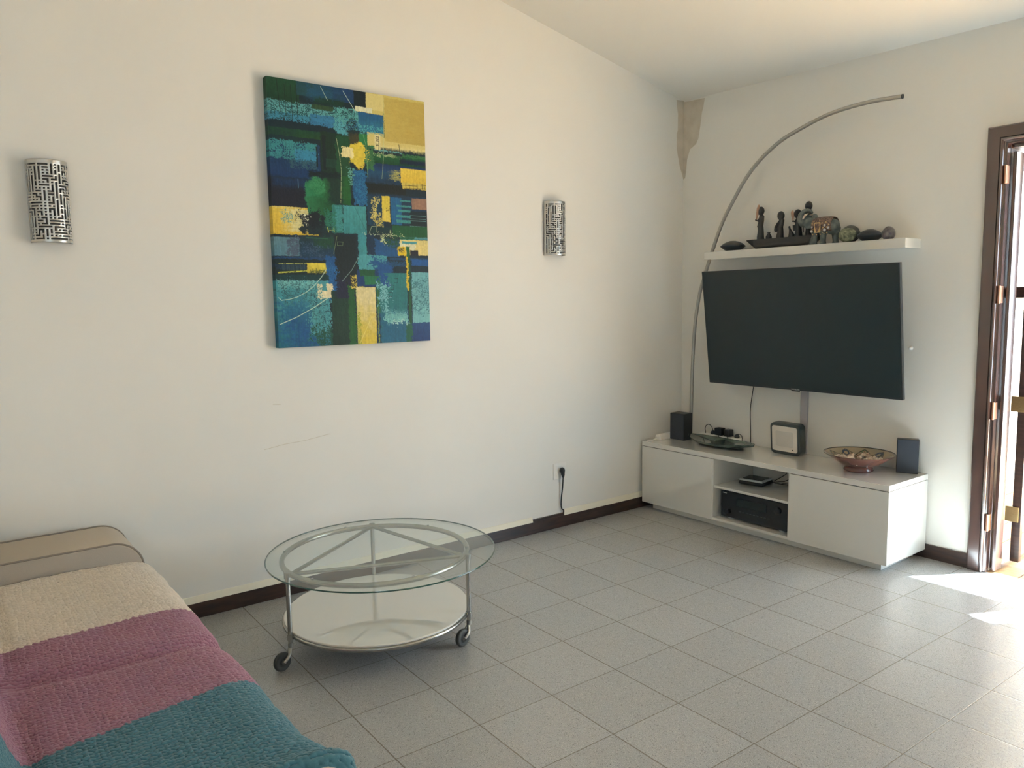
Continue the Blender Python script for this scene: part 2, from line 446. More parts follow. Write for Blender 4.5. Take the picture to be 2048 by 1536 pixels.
# casing profile in plan (x proud of wall, y across): flat band, groove, bead, jamb
prof = [(0, -2.026), (-.020, -2.026), (-.024, -2.032), (-.024, -2.084), (-.019, -2.087), (-.019, -2.089), (-.028, -2.092), (-.030, -2.097), (-.024, -2.102), (-.014, -2.105), (-.010, -2.109), (-.010, -2.118), (0.026, -2.118), (0.026, -2.108), (0, -2.108)]
ZT = 2.345
mb = MB()
n = len(prof)
def mitre(side):
    vs = []
    for (x, y) in prof: vs.append((x, y, 0.0))
    for (x, y) in prof:
        off = (-2.026 - y); vs.append((x, y, ZT-off))
    for (x, y) in prof:
        off = (-2.026 - y); vs.append((x, -4.104+off, ZT-off))
    for (x, y) in prof:
        off = (-2.026 - y); vs.append((x, -4.104+off, 0))
    return vs
vs = mitre(0); fs = []
for a in range(3):
    for i in range(n):
        j = (i+1) % n; fs.append((a*n+i, a*n+j, (a+1)*n+j, (a+1)*n+i))
fs += [tuple(range(n)), tuple(range(4*n-1, 3*n-1, -1))]
mb.add(vs, fs)
mb.build('casing', m_wood_door, dr)
mb = MB(); mb.box(.03, .2, -2.120, -2.09, 0, 2.27); mb.box(.03, .2, -4.03, -3.985, 0, 2.27); mb.box(.03, .2, -4.0, -2.13, 2.235, 2.27)
mb.build('jamb', m_wood_door, dr, bevel=.003)
# open leaf folded outwards: stile, glazing
lf = MB(); lf.box(.030, .118, -2.148, -2.130, .005, 2.215); lf.box(.70, .80, -2.148, -2.130, .005, 2.215)
lf.box(.118, .70, -2.148, -2.130, 2.12, 2.215); lf.box(.118, .70, -2.148, -2.130, .005, .025)
o = lf.build('door_leaf', m_wood_door, dr, bevel=.003)
for z in (2.10, 1.49, .88, .275):
    h = MB(); h.tube([(-.014, -2.114, z-.046), (-.014, -2.114, z+.046)], .0060, 12)
    h.box(-.013, .020, -2.1215, -2.1185, z-.044, z+.044)
    h.build('hinge', m_copper, dr, bevel=.001)
# outer folding shutter: dark stile with brass brackets
sh = empty('door_2', (0, 0, 0), kind='structure')
mb = MB(); mb.box(.202, .238, -2.198, -2.154, .028, 2.24)
mb.box(.202, .238, -2.154, -2.06, 1.47, 1.53)
mb.build('shutter_frame', m_wood_dark, sh, bevel=.003)
for z in (.90, .293):
    MB().box(.196, .202, -2.188, -2.122, z-.042, z+.042).build('bracket', m_brass, sh, bevel=.002)

# terrace outside
S(MB().box(0.0, 4.5, -7.0, 1.2, -.12, -.004).build('ground_terrace', m_deck))
mb = MB()
for k in range(46):
    y = -6.9 + k*.145
    if k: mb.box(.01, 4.4, y, y+.006, -.006, -.0035)
S(mb.build('trim_5', mat('deck_gap', (.12, .07, .04), .8)))
# slatted white screen at the side of the terrace
S(MB().box(.25, 3.4, -1.42, -1.38, 0, 2.5).build('wall_terrace', m_slat))
mb = MB()
for k in range(28): mb.prism([(-1.43, .04+k*.088), (-1.448, .05+k*.088), (-1.425, .12+k*.088), (-1.42, .12+k*.088)], .25, 3.4, 'x')
S(mb.build('trim_6', m_slat))
# unseen sheet added overhead, cut so the sun falls only in the floor patches
H = 2.62
def up(x, y):   # floor point -> blocker point along the sun ray
    return (x + .813*H, y - .52*H)
mb = MB()
def blockerpoly(pts):
    q = [up(*p) for p in pts]; n = len(q)
    mb.add([(x, y, H) for x, y in q] + [(x, y, H+.02) for x, y in q],
           [tuple(range(n)), tuple(range(2*n-1, n-1, -1))] + [(i, (i+1) % n, n+(i+1) % n, n+i) for i in range(n)])
blockerpoly([(-.365, 2.2), (-.365, -2.44), (-.40, -2.452), (-.657, -2.314), (-.677, -2.406), (-.545, -2.494), (-.66, -2.68), (-1.95, -3.18), (-1.95, 2.2)])
blockerpoly([(.045, -2.75), (2.2, -2.75), (2.2, 2.2), (.045, 2.2)])  # second sheet, added to keep the sun off the visible deck
S(mb.build('sun_blocker', m_slat))

# ------------------------------------------------------------------ media cabinet
CX0, CX1, CY0, CY1 = -.455, -.014, -.030, -1.802
CT = .489
cb = empty('media_cabinet', (-.23, -.91, 0), label='long low glossy white media cabinet under the television, open in the middle', cat='cabinet')
ci = Matrix.Translation((.23, .91, 0))
def cbuild(mb, name, m=m_white_lacq, parent=cb, bevel=.0015, **k):
    o = mb.build(name, m, None, bevel=bevel, **k); o.parent = parent; o.matrix_parent_inverse = Matrix.Translation(parent.location).inverted() if parent is cb else Matrix.Identity(4)
    return o
cbuild(MB().box(CX0, CX1, CY1, CY0, .457, CT), 'top_panel')
mb = MB()
mb.box(CX0+.018, CX1, CY1, CY1+.018, .049, .4545); mb.box(CX0+.018, CX1, CY0-.018, CY0, .049, .4545)   # sides
mb.box(CX0+.003, CX1-.01, -.654, -.638, .067, .4545); mb.box(CX0+.003, CX1-.01, -1.217, -1.201, .067, .4545)
mb.box(CX0+.003, CX1, CY1+.018, CY0-.018, .049, .067)
mb.box(CX1-.008, CX1, CY1+.018, CY0-.018, .067, .4545)
cbuild(mb, 'body')
cbuild(MB().box(CX0+.012, CX1-.01, -1.201, -.654, .264, .280), 'shelf')
cbuild(MB().box(CX0+.055, CX1-.02, CY1+.055, CY0-.055, 0, .049), 'plinth')
cbuild(MB().box(CX0, CX0+.017, -.646, CY0, .0485, .453), 'door')
cbuild(MB().box(CX0, CX0+.017, CY1, -1.208, .0485, .453), 'door')

# receiver and modem in the open bay
rc = empty('av_receiver', (-.25, -.93, .067), label='large black audio receiver on the cabinet floor in the open bay', cat='receiver')
def sub(mb, name, m, parent, bevel=.0015, **k):
    """mesh given in world coordinates, parented under parent at its place"""
    o = mb.build(name, m, None, bevel=bevel, **k)
    o.parent = parent
    p = parent; loc = Matrix.Identity(4)
    while p is not None:
        loc = p.matrix_basis @ loc if p.parent is None else (p.matrix_parent_inverse @ p.matrix_basis) @ loc
        p = p.parent
    o.matrix_parent_inverse = loc.inverted()
    return o
sub(MB().box(-.392, -.06, -1.180, -.684, .080, .246), 'case', m_black, rc, .003)
sub(MB().box(-.402, -.392, -1.182, -.682, .078, .248), 'front_panel', m_black_gl, rc, .002)
for y in (-.74, -1.12):
    sub(MB().lathe([(.0, .067), (.022, .067), (.024, .070), (.022, .080), (0, .080)], 20, Matrix.Translation((-.37, y, 0))), 'foot', m_silver, rc, 0)
sub(MB().tube([(-.402, -.735, .115), (-.416, -.735, .115)], .015, 20), 'knob', m_black, rc, 0)
sub(MB().tube([(-.402, -1.10, .195), (-.412, -1.10, .195)], .022, 24), 'knob', m_black, rc, 0)
mb = MB()
for k in range(9): mb.box(-.4035, -.402, -.82-.026*k-.017, -.82-.026*k, .128, .132)
sub(mb, 'button_row', m_dgrey, rc, 0)
sub(MB().box(-.4032, -.402, -1.02, -.80, .165, .215), 'display_window', m_screen, rc, 0)
sub(MB().box(-.4035, -.402, -.725, -.695, .232, .2365), 'logo', m_silver, rc, 0)

md = empty('set_top_box', (-.19, -.80, .280), label='small silver and black set-top box on the middle cabinet shelf', cat='set-top box')
mrot = Matrix.Translation((-.20, -.80, 0)) @ Matrix.Rotation(R(8), 4, 'Z')
sub(MB().box(-.075, .075, -.085, .085, .281, .302, mrot), 'base', m_black, md, .008)
sub(MB().box(-.07, .07, -.080, .080, .303, .315, mrot), 'silver_rim', m_silver, md, .002)
sub(MB().box(-.055, .058, -.066, .066, .315, .3175, mrot), 'top_panel', m_black_gl, md, .001)
mb = MB()
mb.tube([(-.14, -.90, .29), (-.10, -.96, .283), (-.12, -1.05, .284), (-.09, -1.12, .283), (-.14, -1.19, .283)], .0028, 6)
mb.tube([(-.13, -.89, .30), (-.06, -.93, .34), (-.05, -.96, .42), (-.04, -.97, .455)], .0025, 6)
mb.tube([(-.14, -.88, .292), (-.09, -.94, .30), (-.07, -1.02, .35), (-.05, -1.05, .42), (-.04, -1.06, .455)], .0025, 6)
mb.tube([(-.11, -.93, .285), (-.06, -.98, .30), (-.09, -1.06, .34), (-.05, -1.14, .40), (-.04, -1.17, .455)], .0022, 6)
tag(mb.build('cable_bundle', m_cable), 'thin black cables tangled behind the set-top box in the open bay', 'cable')

# ------------------------------------------------------------------ things on the cabinet
def speaker(loc, rot, w, d, h, label):
    t = empty('bookshelf_speaker', loc, (0, 0, rot), label=label, cat='speaker', group='small speakers on the cabinet')
    MB().box(0.004, d, -w/2, w/2, 0, h).build('case', m_black, t, bevel=.003)
    MB().box(0, .006, -w/2+.002, w/2-.002, .002, h-.002).build('grille', m_shadeblue, t, bevel=.002)
    return t
speaker((-.243, -.165, CT), R(3), .122, .10, .19, 'small black speaker at the left end of the cabinet, beside the white power strip')
speaker((-.095, -1.722, CT), R(27), .112, .055, .195, 'small black speaker at the right end of the cabinet, beside the painted bowl')

# white power strips
def strip_bar(name, a, b, label, socks, group='white power strips'):
    a = Vector(a); b = Vector(b); d = b-a; ln = d.length; ang = math.atan2(d.y, d.x)
    t = empty(name, a, (0, 0, ang), label=label, cat='power strip', group=group)
    prof = [(-.026, 0), (.026, 0), (.028, .012), (.018, .038), (-.018, .038), (-.028, .012)]
    MB().prism(prof, 0, ln, 'x').build('case', m_white, t, bevel=.002)
    for k in range(socks):
        x = ln*(k+.6)/(socks+.2)
        MB().lathe([(0, .036), (.016, .036), (.017, .0385), (.019, .0385), (.019, .036)], 20, Matrix.Translation((x, 0, 0))).build('socket', m_white, t)
    return t
strip_bar('power_strip', (-.350, -.085, CT), (-.145, -.072, CT), 'white power strip lying left of the left speaker against the wall', 3)
ps2 = strip_bar('power_strip', (-.040, -.215, CT), (-.040, -.575, CT), 'white power strip behind the green dish with black adapters plugged in', 5)
MB().tube([(-.348, -.085, .507), (-.375, -.083, .50), (-.405, -.078, .4935), (-.43, -.055, .4935)], .004, 8).build('cable', m_white)
tag(bpy.data.objects['cable'], 'short white cable leaving the left power strip at the cabinet corner', 'cable')
for (y, z, sy, sz, lab) in ((-.385, .5285, .060, .052, 'larger black adapter plugged in the power strip behind the dish'), (-.460, .5285, .046, .050, 'smaller black adapter plugged in the power strip behind the dish')):
    t = empty('power_adapter', (-.040, y, z), label=lab, cat='adapter', group='black power adapters behind the dish')
    MB().box(-.026, .026, -sy/2, sy/2, 0, sz).build('case', m_black, t, bevel=.006, seg=3)
    MB().tube([(-.026, 0, .012), (-.031, -.006, .008), (-.033, -.02, -.01), (-.032, -.03, -.036)], .0022, 6).build('cord', m_cable, t)
def plug(y, pts, lab):
    t = empty('power_plug', (-.040, y, CT+.0385), label=lab, cat='plug', group='black plugs behind the dish')
    MB().lathe([(0, 0), (.017, 0), (.018, .01), (.012, .022), (.006, .026), (0, .026)], 16).build('plug_body', m_black, t)
    MB().tube(catmull(pts, 5), .0026, 8).build('cord', m_cable, t)
plug(-.325, [(0, 0, .02), (0, .01, .05), (0, .035, .065), (0, .06, .055), (0, .07, .03), (.0, .065, .0), (-.002, .085, -.033)], 'black plug with a looping cord left of the two adapters')
plug(-.53, [(0, 0, .02), (0, -.012, .028), (-.004, -.04, .02), (-.012, -.055, -.015), (-.02, -.05, -.034)], 'black plug with a short cord right of the two adapters')

# green glazed leaf dish
dish = empty('leaf_dish', (-.196, -.510, CT), (0, 0, R(-3)), label='long green glazed leaf-shaped dish near the left speaker', cat='dish')
nu, nv = 90, 30
P = np.zeros((nu+1, 2*nv+2, 3))
for i in range(nu+1):
    s = -1 + 2*i/nu
    half = .118*(1-abs(s)**2.2)**.75 + .004
    
    for j in range(nv+1):
        t = -1+2*j/nv
        zz = .010 + max(.038*abs(s)**2.6, (.022+.016*s*s)*abs(t)**2.4)
        P[i, j] = (t*half, s*.280, zz)
        k = 2*nv+1-j
        low = max(0.0, abs(s)-.5)*.070 + .020*(max(0, abs(t)-.4)/.6)**1.6
        P[i, k] = (t*half*.985, s*.278, min(zz-.005, low))
grid_mesh('dish_body', np.concatenate([P, P[:, :1]], 1), m_dish, dish)
for s in (-1, 1):
    i = 0 if s < 0 else nu

# white-faced speaker screen
rd = empty('smart_screen', (-.135, -.970, CT), (0, R(-4), R(-2)), label='dark rounded device with a pale square face standing mid-cabinet', cat='speaker')
def rrect(w, h, r, n=7, z0=0):
    pts = []
    for cx, cy, a0 in ((w/2-r, h-r, 0), (-w/2+r, h-r, 90), (-w/2+r, r, 180), (w/2-r, r, 270)):
        for k in range(n+1):
            a = R(a0+90*k/n); pts.append((cx+r*math.cos(a), cy+r*math.sin(a)+z0))
    return pts
MB().prism(rrect(.218, .203, .030), -.002, .062, 'x', smooth=True).build('case', m_dgrey, rd, bevel=.006, seg=3)
MB().prism(rrect(.184, .163, .014, z0=.021), -.006, 0, 'x', smooth=True).build('face_panel', m_screenface, rd, bevel=.002)
MB().prism(rrect(.128, .100, .008, z0=.052), -.0068, -.005, 'x', smooth=True).build('inset', m_screenlit, rd)
MB().box(-.0072, -.006, -.064, -.054, .034, .041).build('marker', m_black, rd)

# painted bowl with shells
bw = empty('painted_bowl', (-.212, -1.500, CT), label='wide terracotta bowl with a painted patterned inside on the cabinet, right side', cat='bowl')
outp = [(0, 0), (.078, 0), (.082, .006), (.078, .016), (.074, .022), (.095, .032), (.13, .055), (.165, .080), (.188, .096), (.193, .101)]
MB().lathe(outp, 72, top=False).build('outer_shell', m_terracotta, bw)
nr, na = 60, 360
rr = np.linspace(.193, .0005, nr); aa = np.linspace(0, 2*np.pi, na)
RR, AA = np.meshgrid(rr, aa, indexing='ij')
prf_r = np.array([0, .05, .09, .13, .165, .188, .193]); prf_z = np.array([.030, .031, .040, .061, .083, .0975, .1025])
ZZ = np.interp(RR, prf_r, prf_z)
col = np.ones((nr, na, 3))*lin((140, 128, 106))
def stroke(mask, c): col[mask] = lin(c)
k = 10
tri = np.abs(((AA*k/(2*np.pi)) % 1)-.5)*2          # 0..1 zigzag
stroke(RR > .1865, (38, 42, 40))
zig = .178 - .045*tri
stroke(np.abs(RR-zig) < .0035, (52, 48, 44))
stroke(np.abs(RR-(zig-.016)) < .002, (118, 70, 52))
stroke((np.abs(RR-.123) < .0025), (45, 50, 48))
pet = np.cos(AA*k+PI)*.5+.5
stroke((np.hypot((RR-.160)/.011, (((AA*k/(2*np.pi)) % 1)-.5)/.16) < 1) & (np.hypot((RR-.160)/.008, (((AA*k/(2*np.pi)) % 1)-.5)/.11) > 1), (58, 84, 52))
stroke((np.hypot((RR-.152)/.022, ((((AA-0.35)*5/(2*np.pi)) % 1)-.5)/.11) < 1), (38, 52, 72))
stroke((np.hypot((RR-.150)/.012, ((((AA-0.35)*5/(2*np.pi)) % 1)-.5)/.06) < 1), (140, 128, 106))
fl8 = .075+.03*np.cos(AA*8)
stroke(np.abs(RR-fl8) < .003, (96, 50, 40))
PP = np.stack([RR*np.cos(AA), RR*np.sin(AA), ZZ], -1)
grid_mesh('painted_inside', PP, attr_mat('painted_glaze', .15, .4), bw, col)
# shells
def shell_mesh(kind, seed):
    mb = MB(); rd_ = random.Random(seed)
    if kind == 0:      # spiral cone
        pts = []; rs = []
        for i in range(30):
            t = i/29; a = t*5*PI
            r = .0125*(1-t)+.0008
            pts.append((r*.75*math.cos(a), r*.75*math.sin(a), .034*t)); rs.append(.0115*(1-t)+.0008)
        mb.tube(pts, rs, 8)
    elif kind == 1:    # scallop half
        n = 28; vs = []
        for ring in range(6):
            q = ring/5
            for i in range(n):
                a = PI*(i/(n-1))*1.05-.08
                rr_ = .024*q*(1+.05*math.cos(i*PI)); vs.append((rr_*math.cos(a), rr_*math.sin(a)-.008, .008*math.cos(q*PI/2)+.0012*((i % 2)-.5)*q))
        fs = [(r_*n+i, r_*n+i+1, (r_+1)*n+i+1, (r_+1)*n+i) for r_ in range(5) for i in range(n-1)]
        mb.add(vs, fs, True)
        mb.add([(x, y, z-.0018) for x, y, z in vs], [f[::-1] for f in fs], True)
    else:              # cowrie / pebble form
        mb.ball((0, 0, 0), .018, .011, .009, 18, 10, jit=.05, seed=seed)
        mb.tube([(-.015, 0, .0065), (0, 0, .0095), (.015, 0, .0065)], .0012, 6)
    return mb
protos = []
for kd in range(3):
    protos.append(shell_mesh(kd, kd).build('seashell', m_shell))
rs = random.Random(5); lbl = ['small spiral seashell in the pile inside the painted bowl', 'small ribbed fan seashell in the pile inside the painted bowl', 'small smooth rounded seashell in the pile inside the painted bowl']
cnt = 0; used = [0, 0, 0]
for ring, nn in ((.112, 12), (.078, 10), (.042, 7), (.0, 1)):
    for i in range(nn):
        kd = cnt % 3; cnt += 1
        o = protos[kd] if not used[kd] else protos[kd].copy()
        if used[kd]: C.objects.link(o)
        used[kd] = 1
        a = 2*PI*i/max(nn, 1)+rs.random()*.4
        zb = float(np.interp(ring, prf_r, prf_z))
        z = CT + zb + (.010 if ring > .1 else .016 if ring > .06 else .024)
        o.location = (-.212+ring*math.cos(a), -1.500+ring*math.sin(a), z)
        o.rotation_euler = (rs.uniform(-1.2, 1.2), rs.uniform(-1, 1), rs.uniform(0, 6.28))
        s_ = rs.uniform(.85, 1.2); o.scale = (s_, s_, s_)
        tag(o, lbl[kd], 'seashell', 'seashells piled in the painted bowl')

# ------------------------------------------------------------------ television
TVW, TVH = 1.33, .765
tv = empty('television', (-.205, -1.049, 1.292), (0, R(-7.37), 0), label='large black flat-screen television tilted forward on the wall', cat='television')
MB().box(-.004, .020, -TVW/2, TVW/2, -TVH/2, TVH/2).build('frame', m_black, tv, bevel=.002)
MB().box(-.0052, -.0035, -TVW/2+.007, TVW/2-.007, -TVH/2+.013, TVH/2-.007).build('screen', m_screen, tv)
MB().box(.020, .050, -.48, .48, -.33, .20).build('rear_case', m_black, tv, bevel=.01)
MB().box(-.0055, -.0045, -.03, .03, -TVH/2-.006, -TVH/2+.001).build('sensor', m_black, tv)
cu = bpy.data.curves.new('logo', 'FONT'); cu.body = 'SAMSUNG'; cu.size = .0125; cu.align_x = 'CENTER'; cu.extrude = .0002
cu.materials.append(m_silver)
_tmp = bpy.data.objects.new('lettering', cu); C.objects.link(_tmp); bpy.context.view_layer.update()
lm_ = bpy.data.meshes.new_from_object(_tmp); bpy.data.objects.remove(_tmp)
lg = bpy.data.objects.new('logo', lm_); C.objects.link(lg); lg.parent = tv
lg.location = (-.0058, 0, -TVH/2+.0025); lg.rotation_euler = (R(90), 0, R(-90))
ma = empty('wall_bracket', (-.02, -1.049, 1.25), label='dark metal wall bracket holding the television', cat='bracket')
sub(MB().box(-.02, 0, -1.15, -.95, 1.15, 1.40), 'wall_plate', m_black, ma)
sub(MB().box(-.145, -.02, -1.07, -1.03, 1.23, 1.27), 'arm', m_black, ma)

tag(MB().box(-.014, 0, -1.043, -.993, CT, .93).build('cable_duct', m_conduit, bevel=.002), 'grey plastic cable duct running down the wall below the television', 'cable duct')
mb = MB()
mb.tube(catmull([(-.03, -.640, 1.02), (-.022, -.645, .93), (-.018, -.636, .86), (-.016, -.622, .78), (-.016, -.617, .70), (-.016, -.622, .60), (-.018, -.627, .493)]), .0028, 8)
tag(mb.build('television_cable', m_cable), 'thin black cable hanging from the television to the cabinet top', 'cable')

# wall knob right of the television
kn = empty('wall_hook', (0, -1.671, 1.195), label='tiny white round wall fitting right of the television', cat='wall fitting')
mk = MB(); mk.lathe([(0, 0), (.016, 0), (.016, .003), (.011, .005), (.010, .012), (.013, .016), (.010, .022), (0, .023)], 20, Matrix.Rotation(R(-90), 4, 'Y'))
_k = mk.build('knob', m_white, kn); _k.scale = (.8, .75, .75)

# ------------------------------------------------------------------ floating shelf and what stands on it
SZ = 1.806
SX = -.172
tag(MB().box(SX, 0, -1.700, -.334, 1.754, SZ).build('floating_shelf', m_white_lacq, bevel=.0015), 'white floating wall shelf above the television', 'shelf')
def pod(loc, r, h, label):
    t = empty('stone_pod', loc, label=label, cat='ornament', group='dark pod ornaments on the shelf')
    pr = [(0, 0), (r*.45, 0), (r*.62, h*.10), (r*.90, h*.36), (r, h*.47), (r*.93, h*.56), (r*.72, h*.76), (r*.42, h*.93), (r*.30, h*.95)]
    MB().lathe(pr, 48).build('pod_body', m_stonepod, t)
    MB().lathe([(0, h*.945), (r*.30, h*.945), (r*.26, h*.985), (r*.1, h), (0, h)], 32).build('lid', m_stonepod, t)
pod((-.092, -.510, SZ), .084, .068, 'dark pod-shaped ornament alone at the left end of the shelf')
pod((-.092, -1.456, SZ), .073, .068, 'blue-black pod-shaped ornament between the green geode and the purple stone')

# carved boat with figures
bt = empty('carved_boat', (-.050, -.840, SZ), label='dark carved wooden boat with four standing figures and two pots on the shelf', cat='sculpture')
nu = 40; nv = 18; ptsb = []
hull = MB(); vs = []
for i in range(nu+1):
    s = i/nu
    y = .255 - .56*s
    if s < .16: w_ = (s/.16)**.6; zb = .066*(1-(s/.16))**1.0
    elif s > .86: w_ = ((1-s)/.14)**.6; zb = .060*((s-.86)/.14)
    else: w_ = 1; zb = 0
    zt = .064 + .004*abs(2*s-1)**2
    zb = min(zb, zt-.004)
    for j in range(nv+1):
        a = PI*j/nv
        vs.append((.040*w_*math.cos(a), y, zt-(zt-zb)*min(1, (math.sin(a))**.45)))
fs = [(i*(nv+1)+j, i*(nv+1)+j+1, (i+1)*(nv+1)+j+1, (i+1)*(nv+1)+j) for i in range(nu) for j in range(nv)]
for i in range(nu): fs.append((i*(nv+1), (i+1)*(nv+1), (i+1)*(nv+1)+nv, i*(nv+1)+nv))
hull.add(vs, fs, False); hull.build('hull', m_carved, bt)
def figure(y, hgt, lean=0.0, item=None, head=1.0, wide=1.15):
    """slim stylised carved figure, facing +y"""
    z0 = .060; mb = MB(); H_ = hgt
    def q(x, dy, z): return (x, y + dy + lean*z*1.0, z0+z)
    zs = [0, .10, .30, .45, .60, .72, .78]
    rs_ = [.021, .020, .0165, .017, .0155, .015, .008]
    dys = [0, 0.002, 0, .004, -.002, -.004, -.003]
    mb.tube([q(0, d*wide, z*H_) for z, d in zip(zs, dys)], [r*wide for r in rs_], 14)
    hz = .88*H_
    mb.ball(q(0, .002, hz), .0215*head, .0235*head, .029*head, 18, 12)
    mb.tube([q(0, -.003, .74*H_), q(0, 0, .84*H_)], .007, 8)
    # arms
    mb.tube([q(-.012, 0, .68*H_), q(-.018, .014, .58*H_), q(-.014, .026, .62*H_ if item != 'pot' else .46*H_)], [.006, .0055, .0045], 8)
    mb.tube([q(.012, 0, .68*H_), q(.018, .012, .54*H_), q(.012, .027, .44*H_)], [.006, .0055, .0045], 8)
    mb.ball(q(-.014, .028, .62*H_ if item != 'pot' else .46*H_), .007, n=10, m=7)
    mb.ball(q(.010, .029, .43*H_), .007, n=10, m=7)
    f = mb.build('figure', m_carved, bt, remesh=.0016, smooth_it=2)
    if item == 'pot':
        f2 = MB().lathe([(0, 0), (.011, 0), (.014, .012), (.013, .028), (.008, .036), (.010, .040), (0, .040)], 16, Matrix.Translation(q(-.0, .030, .28*H_))).build('held_pot', m_carved, f)
    if item == 'drum':
        MB().lathe([(0, 0), (.012, 0), (.015, .034), (0, .034)], 16, Matrix.Translation(q(0, .026, .26*H_))).build('held_pot', m_carved, f)
    if item in ('paddle', 'drum'):
        a = q(-.016, .026, .60*H_); b = q(-.020, .004, 1.07*H_) if item == 'paddle' else q(-.020, .028, 1.02*H_)
        a = Vector(a); b = Vector(b); d = b-a; mp_ = []
        pm = MB(); pts = []; rr_ = []
        for t, r in ((0, .003), (.2, .005), (.45, .0085), (.75, .0095), (.92, .0065), (1, .002)):
            pts.append(a+d*t); rr_.append(r)
        pm.tube(pts, rr_, 10); pm.build('paddle', m_paddle, f)
    if item == 'staff':
        MB().tube([q(-.016, .030, .12*H_), q(-.016, .030, .62*H_)], .0022, 8).build('staff', m_carved, f)
        MB().ball(q(-.016, .030, .66*H_), .011, .011, .013).build('staff_head', m_carved, f)
figure(.143, .215, item='paddle')
figure(-.002, .165, lean=-.03, item='pot')
figure(-.135, .165, lean=.06, item='drum')
figure(-.208, .212, item='staff', lean=.04)
MB().lathe([(0, .056), (.015, .056), (.020, .070), (.018, .084), (.009, .096), (.008, .102), (.013, .108), (0, .108)], 20, Matrix.Translation((0, .082, 0))).build('pot', m_carved, bt)
MB().tube([(0, -.083, .056), (0, -.083, .066), (0, -.083, .078), (0, -.078, .092), (0, -.072, .110), (0, -.066, .128), (0, -.064, .132)], [.019, .0205, .019, .013, .007, .0055, .0075], 16).build('pot', m_carved, bt)

# ornate elephant, trunk raised, facing left (+y)
el = empty('elephant_figurine', (-.124, -1.205, SZ), label='grey-green elephant figurine with raised trunk and jewelled saddle cloth', cat='figurine')
mb = MB()
mb.ball((0, .012, .108), .050, .070, .050)
mb.ball((0, -.038, .100), .046, .042, .048)
mb.tube([(0, .055, .118), (0, .090, .130), (0, .120, .142)], [.040, .037, .034], 16)
mb.ball((0, .122, .146), .034, .036, .036)                # head
mb.ball((0, .078, .168), .017, .017, .018)
for x, y, ly in ((-.024, .058, .006), (.026, .080, .030), (-.026, .006, 0), (.026, -.040, -.004)):
    mb.tube([(x, y, .09), (x, y+ly*.4, .05), (x, y+ly, .018), (x, y+ly, .001)], [.026, .019, .0165, .019], 14)
mb.tube([(0, .135, .135), (0, .160, .140), (0, .172, .160), (0, .168, .186), (0, .150, .205), (0, .126, .212), (0, .104, .204), (0, .094, .190)], [.028, .026, .024, .021, .017, .013, .009, .006], 14)
mb.tube([(0, -.070, .12), (0, -.086, .09), (0, -.082, .06)], [.008, .005, .006], 8)
mb.build('elephant_body', m_elephant, el, remesh=.0028, smooth_it=3)
for x in (-1, 1):
    e_ = MB(); e_.ball((x*.036, .098, .130), .007, .026, .034, rot=Euler((R(12), 0, R(x*-22))))
    e_.build('ear', m_elephant, el)
    t_ = MB(); t_.tube([(x*.022, .140, .160), (x*.028, .126, .182), (x*.026, .106, .188)], [.008, .007, .002], 10)
    t_.build('tusk', m_shell, el)
# saddle cloth: shell around the back with gold panel, beads
m_cloth = mat('saddle_cloth', (0.11, 0.055, 0.06), .6); noisy_color(m_cloth, (.045, .035, .04), (.22, .14, .10), 120)
vs = []; nn = 24
for i in range(nn+1):
    a = R(-38) + R(256)*i/nn
    for yy, k_ in ((-.095, .90), (-.075, 1.0), (-.03, 1.04), (.0, 1.03), (.030, .97)):
        vs.append((.0545*k_*math.cos(a), yy+.040, .106+.0555*k_*math.sin(a)))
fs = [(i*5+j, i*5+j+1, i*5+j+6, i*5+j+5) for i in range(nn) for j in range(4)]
c_ = MB(); c_.add(vs, fs, True); c_ = c_.build('saddle_cloth', m_cloth, el)
sm = c_.modifiers.new('solid', 'SOLIDIFY'); sm.thickness = .003
m_gold = mat('gold_panel', (.50, .34, .16), .4); m_bead = mat('bead', (.45, .45, .46), .3)
g_ = MB(); g_.box(-.0600, -.0565, .006, .044, .066, .127); g_.build('gold_panel', m_gold, el, bevel=.001)
g_ = MB(); g_.prism([(.012, .120), (.038, .120), (.040, .102), (.032, .080), (.026, .070), (.018, .080), (.010, .102)], -.0625, -.0595, 'x'); g_.build('dark_medallion', m_cloth, el)
for (y, z, r) in ((.020, .100, .0065), (.022, .076, .009), (-.062, .105, .0075), (-.062, .078, .009), (-.085, .090, .007), (.012, .056, .004), (-.012, .054, .004), (-.036, .054, .004), (-.060, .056, .004), (-.078, .060, .004), (.018, .120, .004), (-.045, .120, .0045), (-.070, .122, .0045), (-.052, .092, .0045), (.012, .088, .0035), (-.075, .094, .004), (-.050, .064, .0035), (-.088, .108, .004), (.006, .132, .0035), (-.030, .136, .0035)):
    MB().ball((-.0565, y+.042, z+.002), .004, r, r, 14, 8).build('bead', m_bead if r > .005 else m_gold, el)

